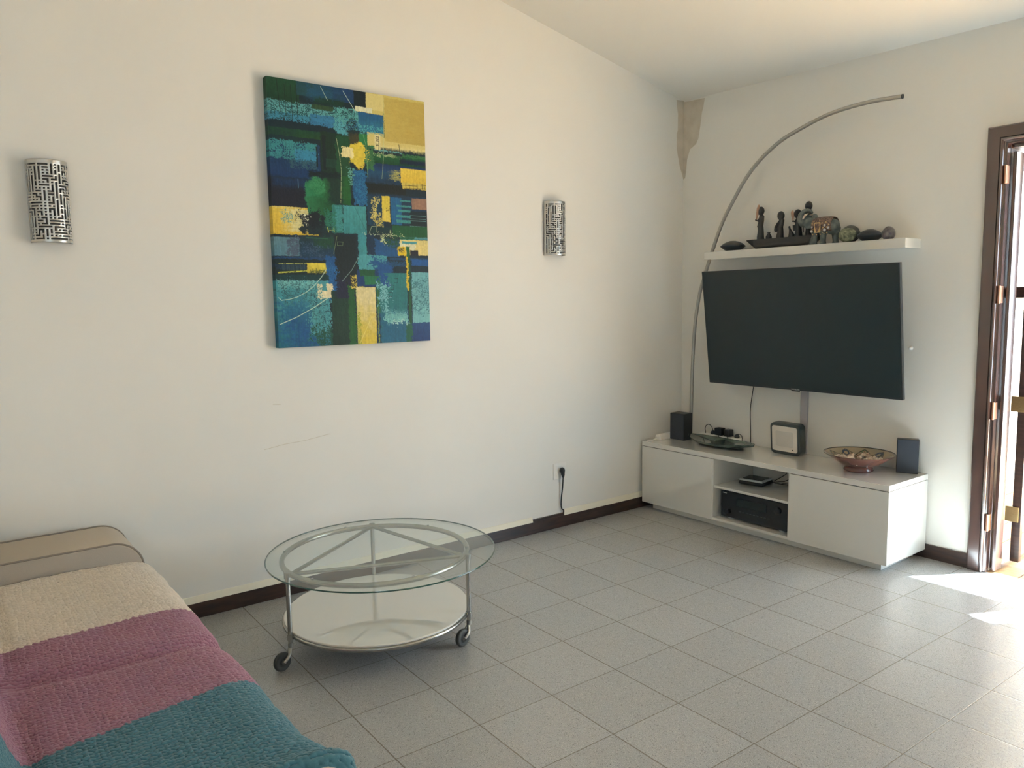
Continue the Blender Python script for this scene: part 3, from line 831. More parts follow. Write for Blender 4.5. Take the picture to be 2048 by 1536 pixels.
# geode, purple stone
ge = empty('green_geode', (-.100, -1.342, SZ), label='rough green geode with a dark rind, right of the elephant', cat='rock')
def rock(sx, sy, sz, seed, rough=.16, flat=True, n=28, m=18):
    mb = MB(); mb.ball((0, 0, 0), 1, 1, 1, n, m); rs_ = np.random.RandomState(seed)
    D = rs_.randn(14, 3); D /= np.linalg.norm(D, axis=1)[:, None]; A_ = rs_.uniform(.75, 1.0, 14)
    vs = []
    for v in mb.v:
        v = np.array(v); dd = D@v
        k_ = min(1.0, np.min(np.where(dd > .2, A_/np.maximum(dd, .2), 9)))
        v = v*k_*(1+rough*.25*(rs_.rand()-.5))
        vs.append((v[0]*sx, v[1]*sy, max(v[2], -.85)*sz+sz*.85))
    mb.v = vs; return mb
rock(.045, .056, .054, 3).build('rind', m_geode_rim, ge)
gm = MB(); gm.ball((-.022, .006, .044), .028, .052, .041, 36, 22, jit=.12, seed=8); gm.build('mineral_face', m_geode, ge)
am = rock(.034, .036, .041, 11, .08).build('amethyst_stone', m_ameth); am.location = (-.100, -1.567, SZ)
tag(am, 'small rounded purple-grey stone at the right end of the shelf', 'rock')

# ------------------------------------------------------------------ arc lamp
al = empty('arc_floor_lamp', (-.085, -.165, CT), label='tall thin steel arc lamp curving up the wall behind the television', cat='lamp')
arc = [(-.085, -.160, CT+.012), (-.085, -.165, .66), (-.09, -.172, .90), (-.095, -.185, 1.12), (-.10, -.207, 1.34), (-.10, -.244, 1.535), (-.10, -.298, 1.689), (-.10, -.356, 1.84), (-.10, -.428, 2.003), (-.10, -.507, 2.128), (-.10, -.603, 2.262), (-.10, -.715, 2.373), (-.10, -.859, 2.465), (-.10, -.996, 2.516), (-.10, -1.160, 2.562), (-.10, -1.315, 2.582), (-.10, -1.462, 2.586), (-.10, -1.614, 2.578)]
ac = catmull(arc)
sub(MB().tube(ac, .0118, 14), 'arc_tube', m_lampsteel, al, 0)
sub(MB().tube([ac[-1]-Vector((0, 0, 0)), ac[-1]+(ac[-1]-ac[-2]).normalized()*.006], .0125, 14), 'end_cap', m_black, al, 0)
sub(MB().lathe([(0, CT), (.028, CT), (.028, CT+.008), (.014, CT+.014), (0, CT+.014)], 24, Matrix.Translation((-.085, -.160, 0))), 'base', m_lampsteel, al, 0)

# ------------------------------------------------------------------ wall socket with plug
ws_ = empty('wall_socket', (-1.21, 0, .378), label='white square wall socket above the skirting of the left wall', cat='socket')
sub(MB().box(-1.265, -1.155, -.006, 0, .325, .432), 'frame', m_white, ws_, .002)
sub(MB().box(-1.245, -1.175, -.009, -.006, .345, .412), 'insert', m_white, ws_, .001)
pl = empty('plug_with_cord', (-1.205, -.012, .38), label='black plug with hanging cord in the left wall socket', cat='plug')
sub(MB().ball((-1.208, -.028, .385), .018, .018, .021).tube([(-1.208, -.030, .378), (-1.204, -.030, .352), (-1.202, -.028, .338)], [.016, .011, .0065], 14), 'plug_body', m_black, pl, 0)
sub(MB().tube(catmull([(-1.202, -.028, .34), (-1.200, -.020, .27), (-1.206, -.014, .20), (-1.207, -.012, .15), (-1.200, -.012, .122), (-1.186, -.012, .112), (-1.184, -.010, .094)]), .0042, 8), 'cord', m_cable, pl, 0)

# ------------------------------------------------------------------ pierced metal sconces
def maze_mask(nu, nv, pitch, seed):
    rd_ = random.Random(seed); gu, gv = nu//pitch, nv//pitch
    m = np.zeros((nu, nv), bool); vis = np.zeros((gu, gv), bool)
    def cell(i, j): return (i*pitch+1, j*pitch+1)
    order = [(i, j) for j in range(gv) for i in range(gu)]
    for (i, j) in order:
        if vis[i, j]: continue
        vis[i, j] = True; a, b = cell(i, j); m[a:a+2, b:b+2] = True
        d = rd_.choice([(1, 0), (0, 1), (0, -1), (-1, 0)]); L_ = rd_.choice([0, 1, 2, 2, 3, 3, 4, 5]); ci, cj = i, j
        for s_ in range(L_):
            if rd_.random() < .3: d = rd_.choice([(1, 0), (0, 1), (-1, 0), (0, -1)])
            ni, nj = ci+d[0], cj+d[1]
            if not (0 <= ni < gu and 0 <= nj < gv) or vis[ni, nj]:
                d = rd_.choice([(1, 0), (0, 1), (-1, 0), (0, -1)]); ni, nj = ci+d[0], cj+d[1]
                if not (0 <= ni < gu and 0 <= nj < gv) or vis[ni, nj]: break
            vis[ni, nj] = True
            a0, b0 = cell(ci, cj); a1, b1 = cell(ni, nj)
            m[min(a0, a1):max(a0, a1)+2, min(b0, b1):max(b0, b1)+2] = True
            ci, cj = ni, nj
    return m
def sconce_mesh():
    W2, BUL, HT = .074, .078, .335
    nu, nv, mg = 62, 112, 3
    mask = maze_mask(nu-2*mg+1, nv-2*mg, 4, 21)
    full = np.zeros((nu, nv), bool); full[mg:mg+mask.shape[0], mg:mg+mask.shape[1]] = mask
    def pt(i, j):
        a = PI*(.5-.5) + PI*i/nu
        # flattened half ellipse between the two wall edges
        return (-W2*math.cos(a), -BUL*(math.sin(a)**.8) if math.sin(a) > 0 else 0, HT*(j/nv-.5))
    mb = MB(); vs = [pt(i, j) for i in range(nu+1) for j in range(nv+1)]
    fs = [(i*(nv+1)+j, (i+1)*(nv+1)+j, (i+1)*(nv+1)+j+1, i*(nv+1)+j+1) for i in range(nu) for j in range(nv) if not full[i, j]]
    mb.add(vs, fs, True)
    me = bpy.data.meshes.new('pierced_cover'); me.from_pydata(mb.v, [], mb.f)
    bm = bmesh.new(); bm.from_mesh(me); bmesh.ops.delete(bm, geom=[v for v in bm.verts if not v.link_faces], context='VERTS'); bm.to_mesh(me); bm.free()
    me.polygons.foreach_set('use_smooth', [True]*len(me.polygons)); me.materials.append(m_sconce)
    return me
m_sconce = mat('hammered_pewter', (0.56, 0.55, 0.52), .34, metal=1, bump=(45, .25, .004))
m_inner = mat('sconce_inside_dark', (0.13, 0.125, 0.12), .6)  # dark tone, also for the sheet added to shade the holes
sme = sconce_mesh()
sc0 = None
lin_m = MB(); _ls = []
for i in range(21):
    a = PI*i/20
    for zz in (-.160, .160): _ls.append((-.062*math.cos(a), -.001-.060*math.sin(a)**.8 if 0 < i < 20 else -.001, zz))
lin_m.add(_ls, [(2*i, 2*i+1, 2*i+3, 2*i+2) for i in range(20)], True)
lin_o = lin_m.build('hole_shade_liner', m_inner)  # dark sheet added behind the piercings so the holes look shaded
_sl = lin_o.modifiers.new('solid', 'SOLIDIFY'); _sl.thickness = .001
for (x, z, lab) in ((-4.005, 1.935, 'pierced metal wall sconce at the far left of the wall, left of the painting'), (-1.247, 1.945, 'pierced metal wall sconce right of the painting, near the corner')):
    t = empty('wall_sconce', (x, 0, z), label=lab, cat='wall lamp', group='pierced metal sconces')
    o = bpy.data.objects.new('pierced_cover', sme); C.objects.link(o); o.parent = t
    s_ = o.modifiers.new('solid', 'SOLIDIFY'); s_.thickness = .0018; s_.offset = 1
    if sc0 is None:
        bk = MB().box(-.04, .04, -.006, 0, -.10, .10).build('wall_plate', m_inner, t, bevel=.002)
        so = MB().lathe([(0, 0), (.014, 0), (.014, .045), (.011, .05), (0, .05)], 16).tube([(0, .005, -.01), (0, 0, .01), (0, -.035+.035, .012)], .006, 8)
        sc0 = (bk,); hb = MB(); hb.tube([(0, -.006, -.03), (0, -.035, -.03)], .008, 10); hb.lathe([(0, -.035), (.015, -.035), (.015, .01), (0, .01)], 16, Matrix.Translation((0, -.036, 0)))
        hb = hb.build('lamp_holder', m_inner, t); bl = MB(); bl.lathe([(0, .01), (.012, .011), (.014, .02), (.022, .045), (.024, .06), (.018, .078), (0, .086)], 20, Matrix.Translation((0, -.036, 0)))
        bl = bl.build('bulb', m_white, t); sc0 = (bk, hb, bl, lin_o); lin_o.parent = t
    else:
        for q_ in sc0:
            c_ = q_.copy(); C.objects.link(c_); c_.parent = t

# ------------------------------------------------------------------ round glass trolley table
TCX, TCY = -2.937, -.754
tb = empty('coffee_table', (TCX, TCY, 0), label='round glass-topped steel coffee table on castors with a white lower shelf', cat='coffee table')
LA = [3.204, 5.458, 1.143]
gx, gy = .008, -.046
MB().lathe([(0, .409), (.4945, .409), (.4955, .413), (.4945, .417), (0, .417)], 128, Matrix.Translation((gx, gy, 0)), smooth=False).build('glass_top', m_glass, tb)
MB().tube([(gx+.4945*math.cos(2*PI*i/128), gy+.4945*math.sin(2*PI*i/128), .413) for i in range(128)], .0030, 6, closed=True).build('glass_rim', m_glass_edge, tb)
MB().tube([(.404*math.cos(2*PI*i/96), .404*math.sin(2*PI*i/96), .394) for i in range(96)], .0115, 14, closed=True).build('upper_ring', m_steel, tb)
LR = .418
lp = [(LR*math.cos(a), LR*math.sin(a)) for a in LA]
for i in range(3):
    a, b = Vector((*lp[i], .394)), Vector((*lp[(i+1) % 3], .394)); a = a*.965+Vector((0, 0, .394*.035)); b = b*.965+Vector((0, 0, .394*.035))
    MB().tube([a, b], .0082, 12).build('cross_bar', m_steel, tb)
for i in range(6):
    a = LA[0] + .36 + i*PI/3
    MB().lathe([(0, .403), (.006, .403), (.006, .4088), (0, .4088)], 12, Matrix.Translation((.404*math.cos(a), .404*math.sin(a), 0))).build('rubber_pad', m_hub, tb)
MB().lathe([(0, .137), (.403, .137), (.406, .139), (.406, .144), (.403, .146), (0, .146)], 128, smooth=False).build('lower_shelf', m_white_lacq, tb)
MB().tube([(.405*math.cos(2*PI*i/96), .405*math.sin(2*PI*i/96), .129) for i in range(96)], .0095, 12, closed=True).build('lower_ring', m_steel, tb)
for k, (x, y) in enumerate(lp):
    lg_ = MB().tube([(x, y, .402), (x, y, .12), (x, y, .098)], .0098, 14).build('leg', m_steel, tb)
    MB().tube([(x, y, .405), (x, y, .380)], .0145, 14).build('collar', m_steel, lg_)
    MB().tube([(x, y, .142), (x, y, .118)], .0135, 14).build('collar', m_steel, lg_)
    ux, uy = -.97, -.24
    if k == 2: ux, uy = -.80, -.60
    hx, hy, hz = x+ux*.044, y+uy*.044, .039
    cs = empty('castor', (0, 0, 0)); cs.parent = tb
    MB().tube([(x, y, .105), (x, y, .086)], .0115, 14).tube(catmull([(x, y, .09), (x+ux*.004, y+uy*.004, .078), (x+ux*.02-uy*.014, y+uy*.02+ux*.014, .058), (hx-uy*.014, hy+ux*.014, hz)], 4), .0075, 10).build('fork', m_lampsteel, cs)
    MB().tube([(x, y, .09), (x+ux*.012+uy*.010, y+uy*.012-ux*.010, .066), (hx+uy*.014, hy-ux*.014, hz)], .006, 10).build('fork', m_lampsteel, cs)
    rm = Matrix.Translation((hx, hy, hz)) @ Matrix.Rotation(math.atan2(uy, ux), 4, 'Z') @ Matrix.Rotation(R(90), 4, 'X')
    MB().lathe([(.020, -.009), (.030, -.0105), (.0365, -.009), (.039, -.004), (.039, .004), (.0365, .009), (.030, .0105), (.020, .009), (.020, -.009)], 40, rm).build('wheel', m_rubber, cs)
    MB().lathe([(0, -.0115), (.008, -.0115), (.010, -.008), (.021, -.0085), (.021, .0085), (.010, .008), (.008, .0115), (0, .0115)], 32, rm).build('hub', m_hub, cs)

# ------------------------------------------------------------------ sofa
sf = empty('sofa', (-4.3, -1.34, 0), label='low beige fabric sofa with a rounded armrest against the left wall', cat='sofa')
SFX = -3.785
def flare(y): 
    t = np.clip((-1.98-np.asarray(y, float))/.20, 0, 1); return .045*t*t*(3-2*t)
def sofa_prof(x0, x1, z0, z1, r, rb=.03, n=10):
    pts = []
    for cx, cz, a0, q in ((x1-r, z1-r, 0, r), (x0+rb, z1-rb, 90, rb), (x0+rb, z0+rb, 180, rb), (x1-rb, z0+rb, 270, rb)):
        for k in range(n+1):
            a = R(a0+90*k/n); pts.append((cx+q*math.cos(a), cz+q*math.sin(a)))
    return pts
# armrest by the wall and the far one (near the camera side, mostly out of frame)
ARX = -3.815
ap = []
for k in range(15):
    a = R(90*k/14); ap.append((ARX-.115+.115*math.cos(a), .548-.115+.115*math.sin(a)))
ap = [(ARX, .06)] + ap + [(-4.93, .548), (-4.93, .06)]
for y0, y1 in ((-.075, -.402), (-2.63, -2.96)):
    hi, lo = max(y0, y1), min(y0, y1)
    rows = [(hi-.0, .985), (hi-.012, 1), (hi-.10, 1.008), ((hi+lo)/2, 1.012), (lo+.10, 1.008), (lo+.012, 1), (lo, .985)]
    mb = MB(); n = len(ap); cx_, cz_ = -4.37, .30; vs = []
    for (y, k_) in rows:
        for (x, z) in ap: vs.append((x, y, cz_+(z-cz_)*k_))
    fs = [(i*n+j, i*n+(j+1) % n, (i+1)*n+(j+1) % n, (i+1)*n+j) for i in range(len(rows)-1) for j in range(n)]
    mb.add(vs, fs, True); mb.f.append(tuple(range(n))); mb.sm.append(False); mb.f.append(tuple(range(len(vs)-1, len(vs)-1-n, -1))); mb.sm.append(False)
    arm = sub(mb, 'armrest', m_sofa, sf, 0)
    for y in (hi-.002, lo+.002):
        mb = MB(); mb.tube([(x, y, z*1.0) for x, z in ap[:-1]], .0042, 8)
        mb.build('piping', m_piping, arm)
    mb = MB(); mb.prism([(x*1.0-.004, z-.006) for x, z in ap], lo-.0012 if y0 > -1 else hi+.0012, (lo+.004) if y0 > -1 else hi-.004, 'y')
    mb.build('side_panel', m_sofa_shaded, arm)
sub(MB().prism(sofa_prof(-4.93, -3.80, .06, .27, .03), -2.63, -.402, 'y', smooth=True), 'base', m_sofa, sf, 0)
sub(MB().prism([(-4.93, .27), (-4.62, .27), (-4.68, .76), (-4.72, .80), (-4.86, .80), (-4.93, .75)], -2.96, -.075, 'y'), 'back_frame', m_sofa, sf, .03, seg=4)
for y0, y1 in ((-.404, -1.338), (-1.342, -2.628)):
    rows = np.linspace(y0, y1, 40); mb = MB(); vs = []; n = None
    for y in rows:
        e = min(abs(y-y0), abs(y-y1)); k_ = min(1, e/.035); k_ = 1-(1-k_)**2
        pr = sofa_prof(-4.66, SFX-.004+float(flare(y))*.9, .27, .437+.014*min(1, max(0, (-1.9-y)/.2)), .075)
        n = len(pr); cz_ = .353
        vs += [(x if x < -4.2 else x-.02*(1-k_), y, cz_+(z-cz_)*(.72+.28*k_)) for x, z in pr]
    fs = [(i*n+j, i*n+(j+1) % n, (i+1)*n+(j+1) % n, (i+1)*n+j) for i in range(len(rows)-1) for j in range(n)]
    mb.add(vs, fs, True); mb.f.append(tuple(range(n))); mb.sm.append(True); mb.f.append(tuple(range(len(vs)-1, len(vs)-1-n, -1))); mb.sm.append(True)
    sub(mb, 'seat_cushion', m_sofa, sf, 0)
    mb = MB(); vs = []
    for y in rows:
        e = min(abs(y-y0), abs(y-y1)); k_ = min(1, e/.09); k_ = (1-(1-k_)**2)**.6
        for kk in range(28):
            a = 2*PI*kk/28
            cxm, czm = -4.550, .645
            ex = abs(math.cos(a))**.6*math.copysign(1, math.cos(a)); ez = abs(math.sin(a))**.6*math.copysign(1, math.sin(a))
            z = czm + .185*ez*(.8+.2*k_); x = cxm + .115*ex*(.35+.65*k_) - (z-.5)*.30
            vs.append((x, y, z))
    n = 28
    fs = [(i*n+j, i*n+(j+1) % n, (i+1)*n+(j+1) % n, (i+1)*n+j) for i in range(len(rows)-1) for j in range(n)]
    mb.add(vs, fs, True); mb.f.append(tuple(range(n))); mb.sm.append(True); mb.f.append(tuple(range(len(vs)-1, len(vs)-1-n, -1))); mb.sm.append(True)
    sub(mb, 'back_cushion', m_sofa, sf, 0)
for x in (-4.85, -3.90):
    for y in (-.14, -2.90):
        sub(MB().lathe([(0, 0), (.018, 0), (.024, .06), (0, .06)], 16, Matrix.Translation((x, y, 0))), 'leg', m_black, sf, 0)

# ------------------------------------------------------------------ crochet blanket (real relief, one band of colour after another)
def blanket():
    ys = np.arange(-.408, -2.196, -.0025)
    # profile: down the back cushions, over the seat, over the front edge
    base = catmull([(-4.64, 0, .845), (-4.54, 0, .80), (-4.462, 0, .70), (-4.420, 0, .60), (-4.398, 0, .52), (-4.378, 0, .474), (-4.340, 0, .458), (-4.26, 0, .456), (-4.08, 0, .456), (-3.92, 0, .455), (-3.86, 0, .449), (-3.815, 0, .432), (-3.785, 0, .402), (-3.772, 0, .36), (-3.768, 0, .28), (-3.768, 0, .17)], 30)
    B = np.array([(p.x, p.z) for p in base]); seg = np.r_[0, np.cumsum(np.hypot(*np.diff(B, axis=0).T))]
    ss = np.arange(.12, seg[-1], .0027)
    bx = np.interp(ss, seg, B[:, 0]); bz = np.interp(ss, seg, B[:, 1])
    Sg, Yg = np.meshgrid(ss, ys, indexing='ij')
    X = np.repeat(bx[:, None], len(ys), 1); Z = np.repeat(bz[:, None], len(ys), 1)
    seat = np.clip((X+4.36)/.05, 0, 1); front = np.clip((X+3.88)/.09, 0, 1)
    val = np.exp(-((Yg+1.335+.02*np.sin(X*9))/.040)**2)
    backw = 1-seat
    lo = vnoise(X.shape, (6, 9), 3)-.5; lo2 = vnoise(X.shape, (14, 22), 4)-.5
    Z = Z - val*seat*.020 + seat*(lo*.014+lo2*.005)*(1-.4*front)
    # crown of each seat cushion
    c1 = np.clip((-.40-Yg)/.94, 0, 1); c2 = np.clip((-1.34-Yg)/1.28, 0, 1)
    crown = np.where(Yg > -1.34, np.sin(PI*c1)**.5, np.sin(PI*c2)**.5)
    Z = Z + seat*.010*crown
    X = X - val*front*.014 + front*flare(Yg) + front*lo2*.008
    # hollow between the back cushions
    vb = np.exp(-((Yg+1.335)/.045)**2); bul = np.where(Yg > -1.34, np.sin(PI*np.clip(c1, .0, 1)), np.sin(PI*c2))
    X = X - backw*vb*.055 + backw*(.012*bul)*np.clip((.80-Z)/.1, 0, 1) + backw*lo*.012
    # rolled hem at the near end, lifted edge at the armrest
    hem = np.exp(-((Yg+2.165)/.030)**2); hem2 = np.exp(-((Yg+.42)/.012)**2)
    Z = Z + hem*(.012+.010*front)*seat + hem2*seat*.006
    Z = Z - seat*.022*np.clip((-2.168-Yg)/.028, 0, 1)**2
    Yw = Yg + .010*(vnoise(X.shape, (9, 4), 8)-.5)*(Yg > -.5) 
    P = np.stack([X, Yw, Z], -1)
    # normals
    du = np.gradient(P, axis=0); dv = np.gradient(P, axis=1)
    Nn = np.cross(dv, du); Nn /= np.linalg.norm(Nn, axis=-1, keepdims=True)+1e-9
    if Nn[len(ss)//2, 100, 2] < 0: Nn = -Nn
    # stitches
    w1 = (vnoise(X.shape, (30, 60), 11)-.5); w2 = (vnoise(X.shape, (40, 50), 12)-.5)
    rowp, colp = .0135, .0215
    b = (Sg + .012*w2)/colp; 
    a0 = (Yw + .005*w1)/rowp; par = np.floor(a0) % 2
    bi = np.floor(b); fb = b-bi
    tri = np.abs(fb-.5)*2                         # 0..1..0 along the row
    a = a0 + .42*(tri-.5) + .10*np.sin(bi*2.3+np.floor(a0)*1.9)
    ai = np.floor(a); fa = a-ai
    rs_ = np.random.RandomState(4); hj = rs_.rand(500, 500)
    jit = hj[(ai.astype(int)) % 500, (np.floor(b*2).astype(int)) % 500]
    fine = rs_.rand(*X.shape)-.5
    strand = np.clip(1-((fa-.5)/.46)**2, 0, 1)**.5
    kink = np.exp(-(np.minimum(tri, 1-tri)/.16)**2)
    gap = np.exp(-((tri-(ai % 2))/.40)**2)*np.exp(-(np.minimum(fa, 1-fa)/.19)**2)
    h = .0034*strand*(.75+.5*jit) - .0010*kink*strand - (.0090+.013*jit)*gap + .0008*fine
    amp = np.ones_like(h)
    fadeh = np.clip((Yg+2.196)/.03, .25, 1)
    P = P + Nn*(h*fadeh)[..., None]
    # colour bands
    wob = .006*np.sin(Sg*40)+.004*w2
    cream = np.array((.64, .57, .48)); pink = np.array((.28, .135, .185)); lil = np.array((.29, .14, .235)); teal = np.array((.050, .150, .195))
    y_ = Yg + .003*np.sin(b*2*PI); yc = -1.055+.09*(X+4.06); yp = -1.7325+.24*(np.clip(X, -4.5, -3.6)+4.06)
    col = np.where((y_ > yc)[..., None], cream, np.where((y_ > yp)[..., None], pink, teal))
    col = col*(1+.14*(jit[..., None]-.5))*(1+.10*fine[..., None])
    hz = np.clip((w1+.5)*1.0, 0, 1)[..., None]
    pk = ((y_ <= yc) & (y_ > yp))[..., None]
    col = np.where(pk, col*(1-.35*hz)+lil*.35*hz, col)
    return P, col
P, colr = blanket()
bmt = attr_mat('wool_yarn', .95)
bmt.node_tree.nodes['Principled BSDF'].inputs['Specular IOR Level'].default_value = .1
bmt.node_tree.nodes['Principled BSDF'].inputs['Sheen Weight'].default_value = .25
add_bump(bmt, 700, .5, .002, 3)
bo = grid_mesh('crochet_blanket', P, bmt, None, colr)
so_ = bo.modifiers.new('solid', 'SOLIDIFY'); so_.thickness = .006; so_.offset = -1
tag(bo, 'chunky crochet blanket striped cream, pink and teal spread over the sofa', 'blanket')

# ------------------------------------------------------------------ abstract painting on stretched canvas
def homog(src, dst):
    A_ = []
    for (x, y), (u, v) in zip(src, dst):
        A_.append([x, y, 1, 0, 0, 0, -u*x, -u*y, -u]); A_.append([0, 0, 0, x, y, 1, -v*x, -v*y, -v])
    _, _, V = np.linalg.svd(np.array(A_, float)); return V[-1].reshape(3, 3)
HM = homog([(88, 78), (896, 212), (925, 1443), (145, 1472)], [(0, 0), (1, 0), (1, 1), (0, 1)])
def uv(x, y):
    q = HM @ np.array([x, y, 1.0]); return q[0]/q[2], q[1]/q[2]
def paint_canvas(nx=540, ny=800):
    u = np.linspace(0, 1, nx); v = np.linspace(0, 1, ny)
    U, V = np.meshgrid(u, v); sh = U.shape
    n_e = vnoise(sh, (70, 46), 1)-.5; n_e2 = vnoise(sh, (240, 160), 2)-.5
    n_f = vnoise(sh, (420, 290), 3); n_h = vnoise(sh, (330, 24), 4); n_v = vnoise(sh, (24, 270), 5); n_m = vnoise(sh, (60, 40), 6); n_b = vnoise(sh, (9, 7), 7)
    n_f2 = vnoise(sh, (150, 100), 9)
    I = np.ones((*sh, 3))*lin((24, 46, 58))
    def blend(mask, c):
        nonlocal I
        I = I*(1-mask[..., None]) + c*mask[..., None]
    def sst(x): x = np.clip(x, 0, 1); return x*x*(3-2*x)
    def rc(x0, y0, x1, y1, c, e=.008, dry=0, c2=None, gd='v', op=1, tex=.18, fade=None, soft=.004):
        """rectangle between two photo points, rough edge e, dry-brush share, optional gradient to c2"""
        ua, va = uv(x0, y0); ub, vb = uv(x1, y1)
        if x0 <= 90: ua = -.1
        if x1 >= 900: ub = 1.1
        e = e*.5 if e <= .03 else e*.8
        uu = U + e*(n_e*1.2+n_e2*1.3); vv = V + e*.5*(n_e2*1.3+n_e)
        d = np.minimum(np.minimum(uu-ua, ub-uu), (np.minimum(vv-va, vb-vv))*1.45)
        m = sst(d/soft+.5)*op
        t = (V-va)/(vb-va) if gd == 'v' else (U-ua)/(ub-ua)
        t = np.clip(t, 0, 1)
        if fade == 'r': m = m*sst((1-t)*2.0-(n_f-.5)*1.3)
        if fade == 'l': m = m*sst(t*2.0-(n_f-.5)*1.3)
        if fade == 'b': m = m*sst((1-t)*2.0-(n_f-.5)*1.3)
        if fade == 't': m = m*sst(t*2.0-(n_f-.5)*1.3)
        if dry: m = m*sst(((n_f*.6+n_m*.25+n_h*.15)-dry*.62-.06)*9)
        cc = lin(c)[None, None, :]
        if c2 is not None:
            tt = sst(t + (n_m-.5)*.35)[..., None]; cc = cc*(1-tt)+lin(c2)*tt
        cc = cc*(1+tex*((n_v if gd == 'v' else n_h)-.5)[..., None]*1.2 + tex*(n_f2-.5)[..., None])
        blend(m, cc)
    def ln(pts, c, w=2.0, op=1, rag=0):
        m = np.zeros(sh)
        q = [uv(*p) for p in pts]
        for (ua, va), (ub, vb) in zip(q[:-1], q[1:]):
            dx, dy = (ub-ua), (vb-va)*1.45; l2 = dx*dx+dy*dy+1e-12
            px_, py_ = U-ua, (V-va)*1.45
            t = np.clip((px_*dx+py_*dy)/l2, 0, 1)
            d = np.hypot(px_-t*dx, py_-t*dy)
            m = np.maximum(m, sst(1.2-d/(w/800)))
        if rag: m = m*(n_f > rag)
        blend(m*op, lin(c)[None, None, :]*np.ones((*sh, 3)))
    def blob(cx, cy, rx, ry, c, e=.25, dry=0, c2=None, op=1):
        ua, va = uv(cx, cy); ru = rx/800; rv = ry/1300
        d = np.hypot((U-ua)/ru, (V-va)/rv) + e*(n_m-.5)*1.6 + e*(n_f-.5)*.7
        m = sst((1-d)*8)*op
        if dry: m = m*sst((n_f-dry)*9)
        cc = lin(c)[None, None, :]
        if c2 is not None:
            tt = sst((U-ua)/ru*.5+.5)[..., None]; cc = cc*(1-tt)+lin(c2)*tt
        blend(m, cc*(1+.2*(n_f2-.5)[..., None]))
    K = (24, 38, 44); NV = (24, 52, 84); BL = (30, 84, 128); TE = (52, 120, 130); LT = (104, 160, 166)
    DG = (26, 66, 52); GR = (44, 112, 74); TAN = (196, 166, 96); CR = (226, 205, 152); YE = (222, 190, 78); PB = (104, 132, 144)
    # upper left
    rc(80, 70, 260, 240, (30, 78, 56), .01, c2=(28, 62, 48)); rc(240, 70, 600, 230, (34, 78, 88), .01, c2=(26, 66, 112), gd='h'); rc(300, 130, 420, 215, (32, 88, 122), .05, soft=.05, op=.7)
    rc(330, 185, 480, 240, DG, .02, soft=.03, op=.8); rc(530, 70, 600, 240, K, .006)
    rc(80, 195, 560, 345, (32, 84, 92), .012)
    rc(80, 190, 480, 340, LT, .02, dry=.62); rc(80, 250, 480, 345, (66, 134, 162), .02, dry=.55); rc(310, 270, 560, 360, (56, 120, 160), .02, dry=.35, gd='h')
    rc(320, 222, 430, 262, (52, 78, 54), .01, dry=.2); rc(430, 235, 560, 372, (96, 158, 160), .03, dry=.55); rc(440, 320, 500, 380, (92, 156, 172), .03, dry=.3)
    rc(560, 262, 688, 378, (32, 92, 132), .008, c2=(56, 130, 152)); rc(560, 320, 688, 385, (86, 156, 168), .02, dry=.6)
    blob(525, 340, 40, 55, (28, 52, 60), .5, dry=.45)
    rc(80, 330, 560, 430, (28, 74, 54), .01, c2=(34, 76, 44)); rc(95, 345, 240, 420, (24, 58, 62), .05, soft=.08, op=.7)
    rc(500, 370, 600, 440, (74, 68, 48), .03, soft=.03); rc(560, 372, 650, 450, (48, 124, 78), .008)
    # upper right tan field
    rc(596, 160, 900, 470, (206, 182, 112), .004, c2=(214, 190, 126), tex=.06); rc(690, 190, 900, 440, (198, 170, 98), .01, c2=(190, 160, 88), gd='h', tex=.05); rc(596, 165, 690, 262, (222, 200, 140), .006, tex=.06)
    rc(640, 430, 905, 476, (224, 202, 146), .02, soft=.03)
    rc(556, 262, 690, 376, (32, 92, 138), .006, c2=(48, 116, 146)); rc(560, 325, 690, 386, (86, 156, 168), .03, dry=.62); rc(542, 232, 628, 270, (228, 216, 188), .006); rc(640, 378, 672, 462, (226, 206, 158), .005); rc(684, 262, 694, 400, (150, 138, 84), .01, dry=.4)
    ln([(686, 185), (688, 262)], (150, 122, 60), 1.2, .7)
    # band under the tan field
    rc(600, 470, 910, 560, (32, 96, 58), .01, c2=(28, 74, 48)); rc(640, 455, 780, 478, (110, 158, 160), .02, dry=.3); rc(700, 448, 890, 462, (66, 124, 134), .02, dry=.5)
    rc(620, 470, 790, 505, (170, 176, 132), .03, dry=.55, fade='r', gd='h'); rc(780, 480, 905, 510, (58, 112, 72), .02, dry=.4)
    rc(600, 520, 910, 600, (26, 56, 96), .01, c2=(28, 72, 116)); rc(770, 505, 910, 545, (24, 38, 66), .012, soft=.02)
    rc(600, 560, 780, 640, (30, 76, 110), .02, c2=(28, 60, 86))
    # left middle blues
    rc(80, 400, 365, 610, (26, 62, 98), .01, c2=(24, 60, 104)); rc(90, 395, 350, 520, (62, 134, 142), .03, dry=.42); rc(230, 450, 350, 525, (62, 132, 164), .03, dry=.3); rc(200, 500, 350, 560, (52, 92, 108), .03, dry=.55, gd='v')
    rc(340, 440, 352, 545, K, .006); rc(362, 360, 480, 640, (26, 54, 44), .01); rc(370, 380, 395, 560, K, .01); rc(390, 500, 450, 550, (30, 66, 56), .006); rc(440, 380, 520, 730, (32, 80, 54), .02); rc(300, 560, 470, 610, K, .03, soft=.02)
    rc(80, 590, 290, 760, (30, 34, 50), .02, soft=.03); rc(120, 590, 300, 650, (26, 56, 92), .03, soft=.04)
    rc(470, 590, 520, 740, (34, 96, 50), .01)
    # yellow splash at centre top
    blob(555, 480, 62, 58, (222, 192, 78), .35); rc(470, 440, 530, 500, (234, 212, 162), .02); blob(570, 530, 24, 40, (214, 184, 74), .5, dry=.3)
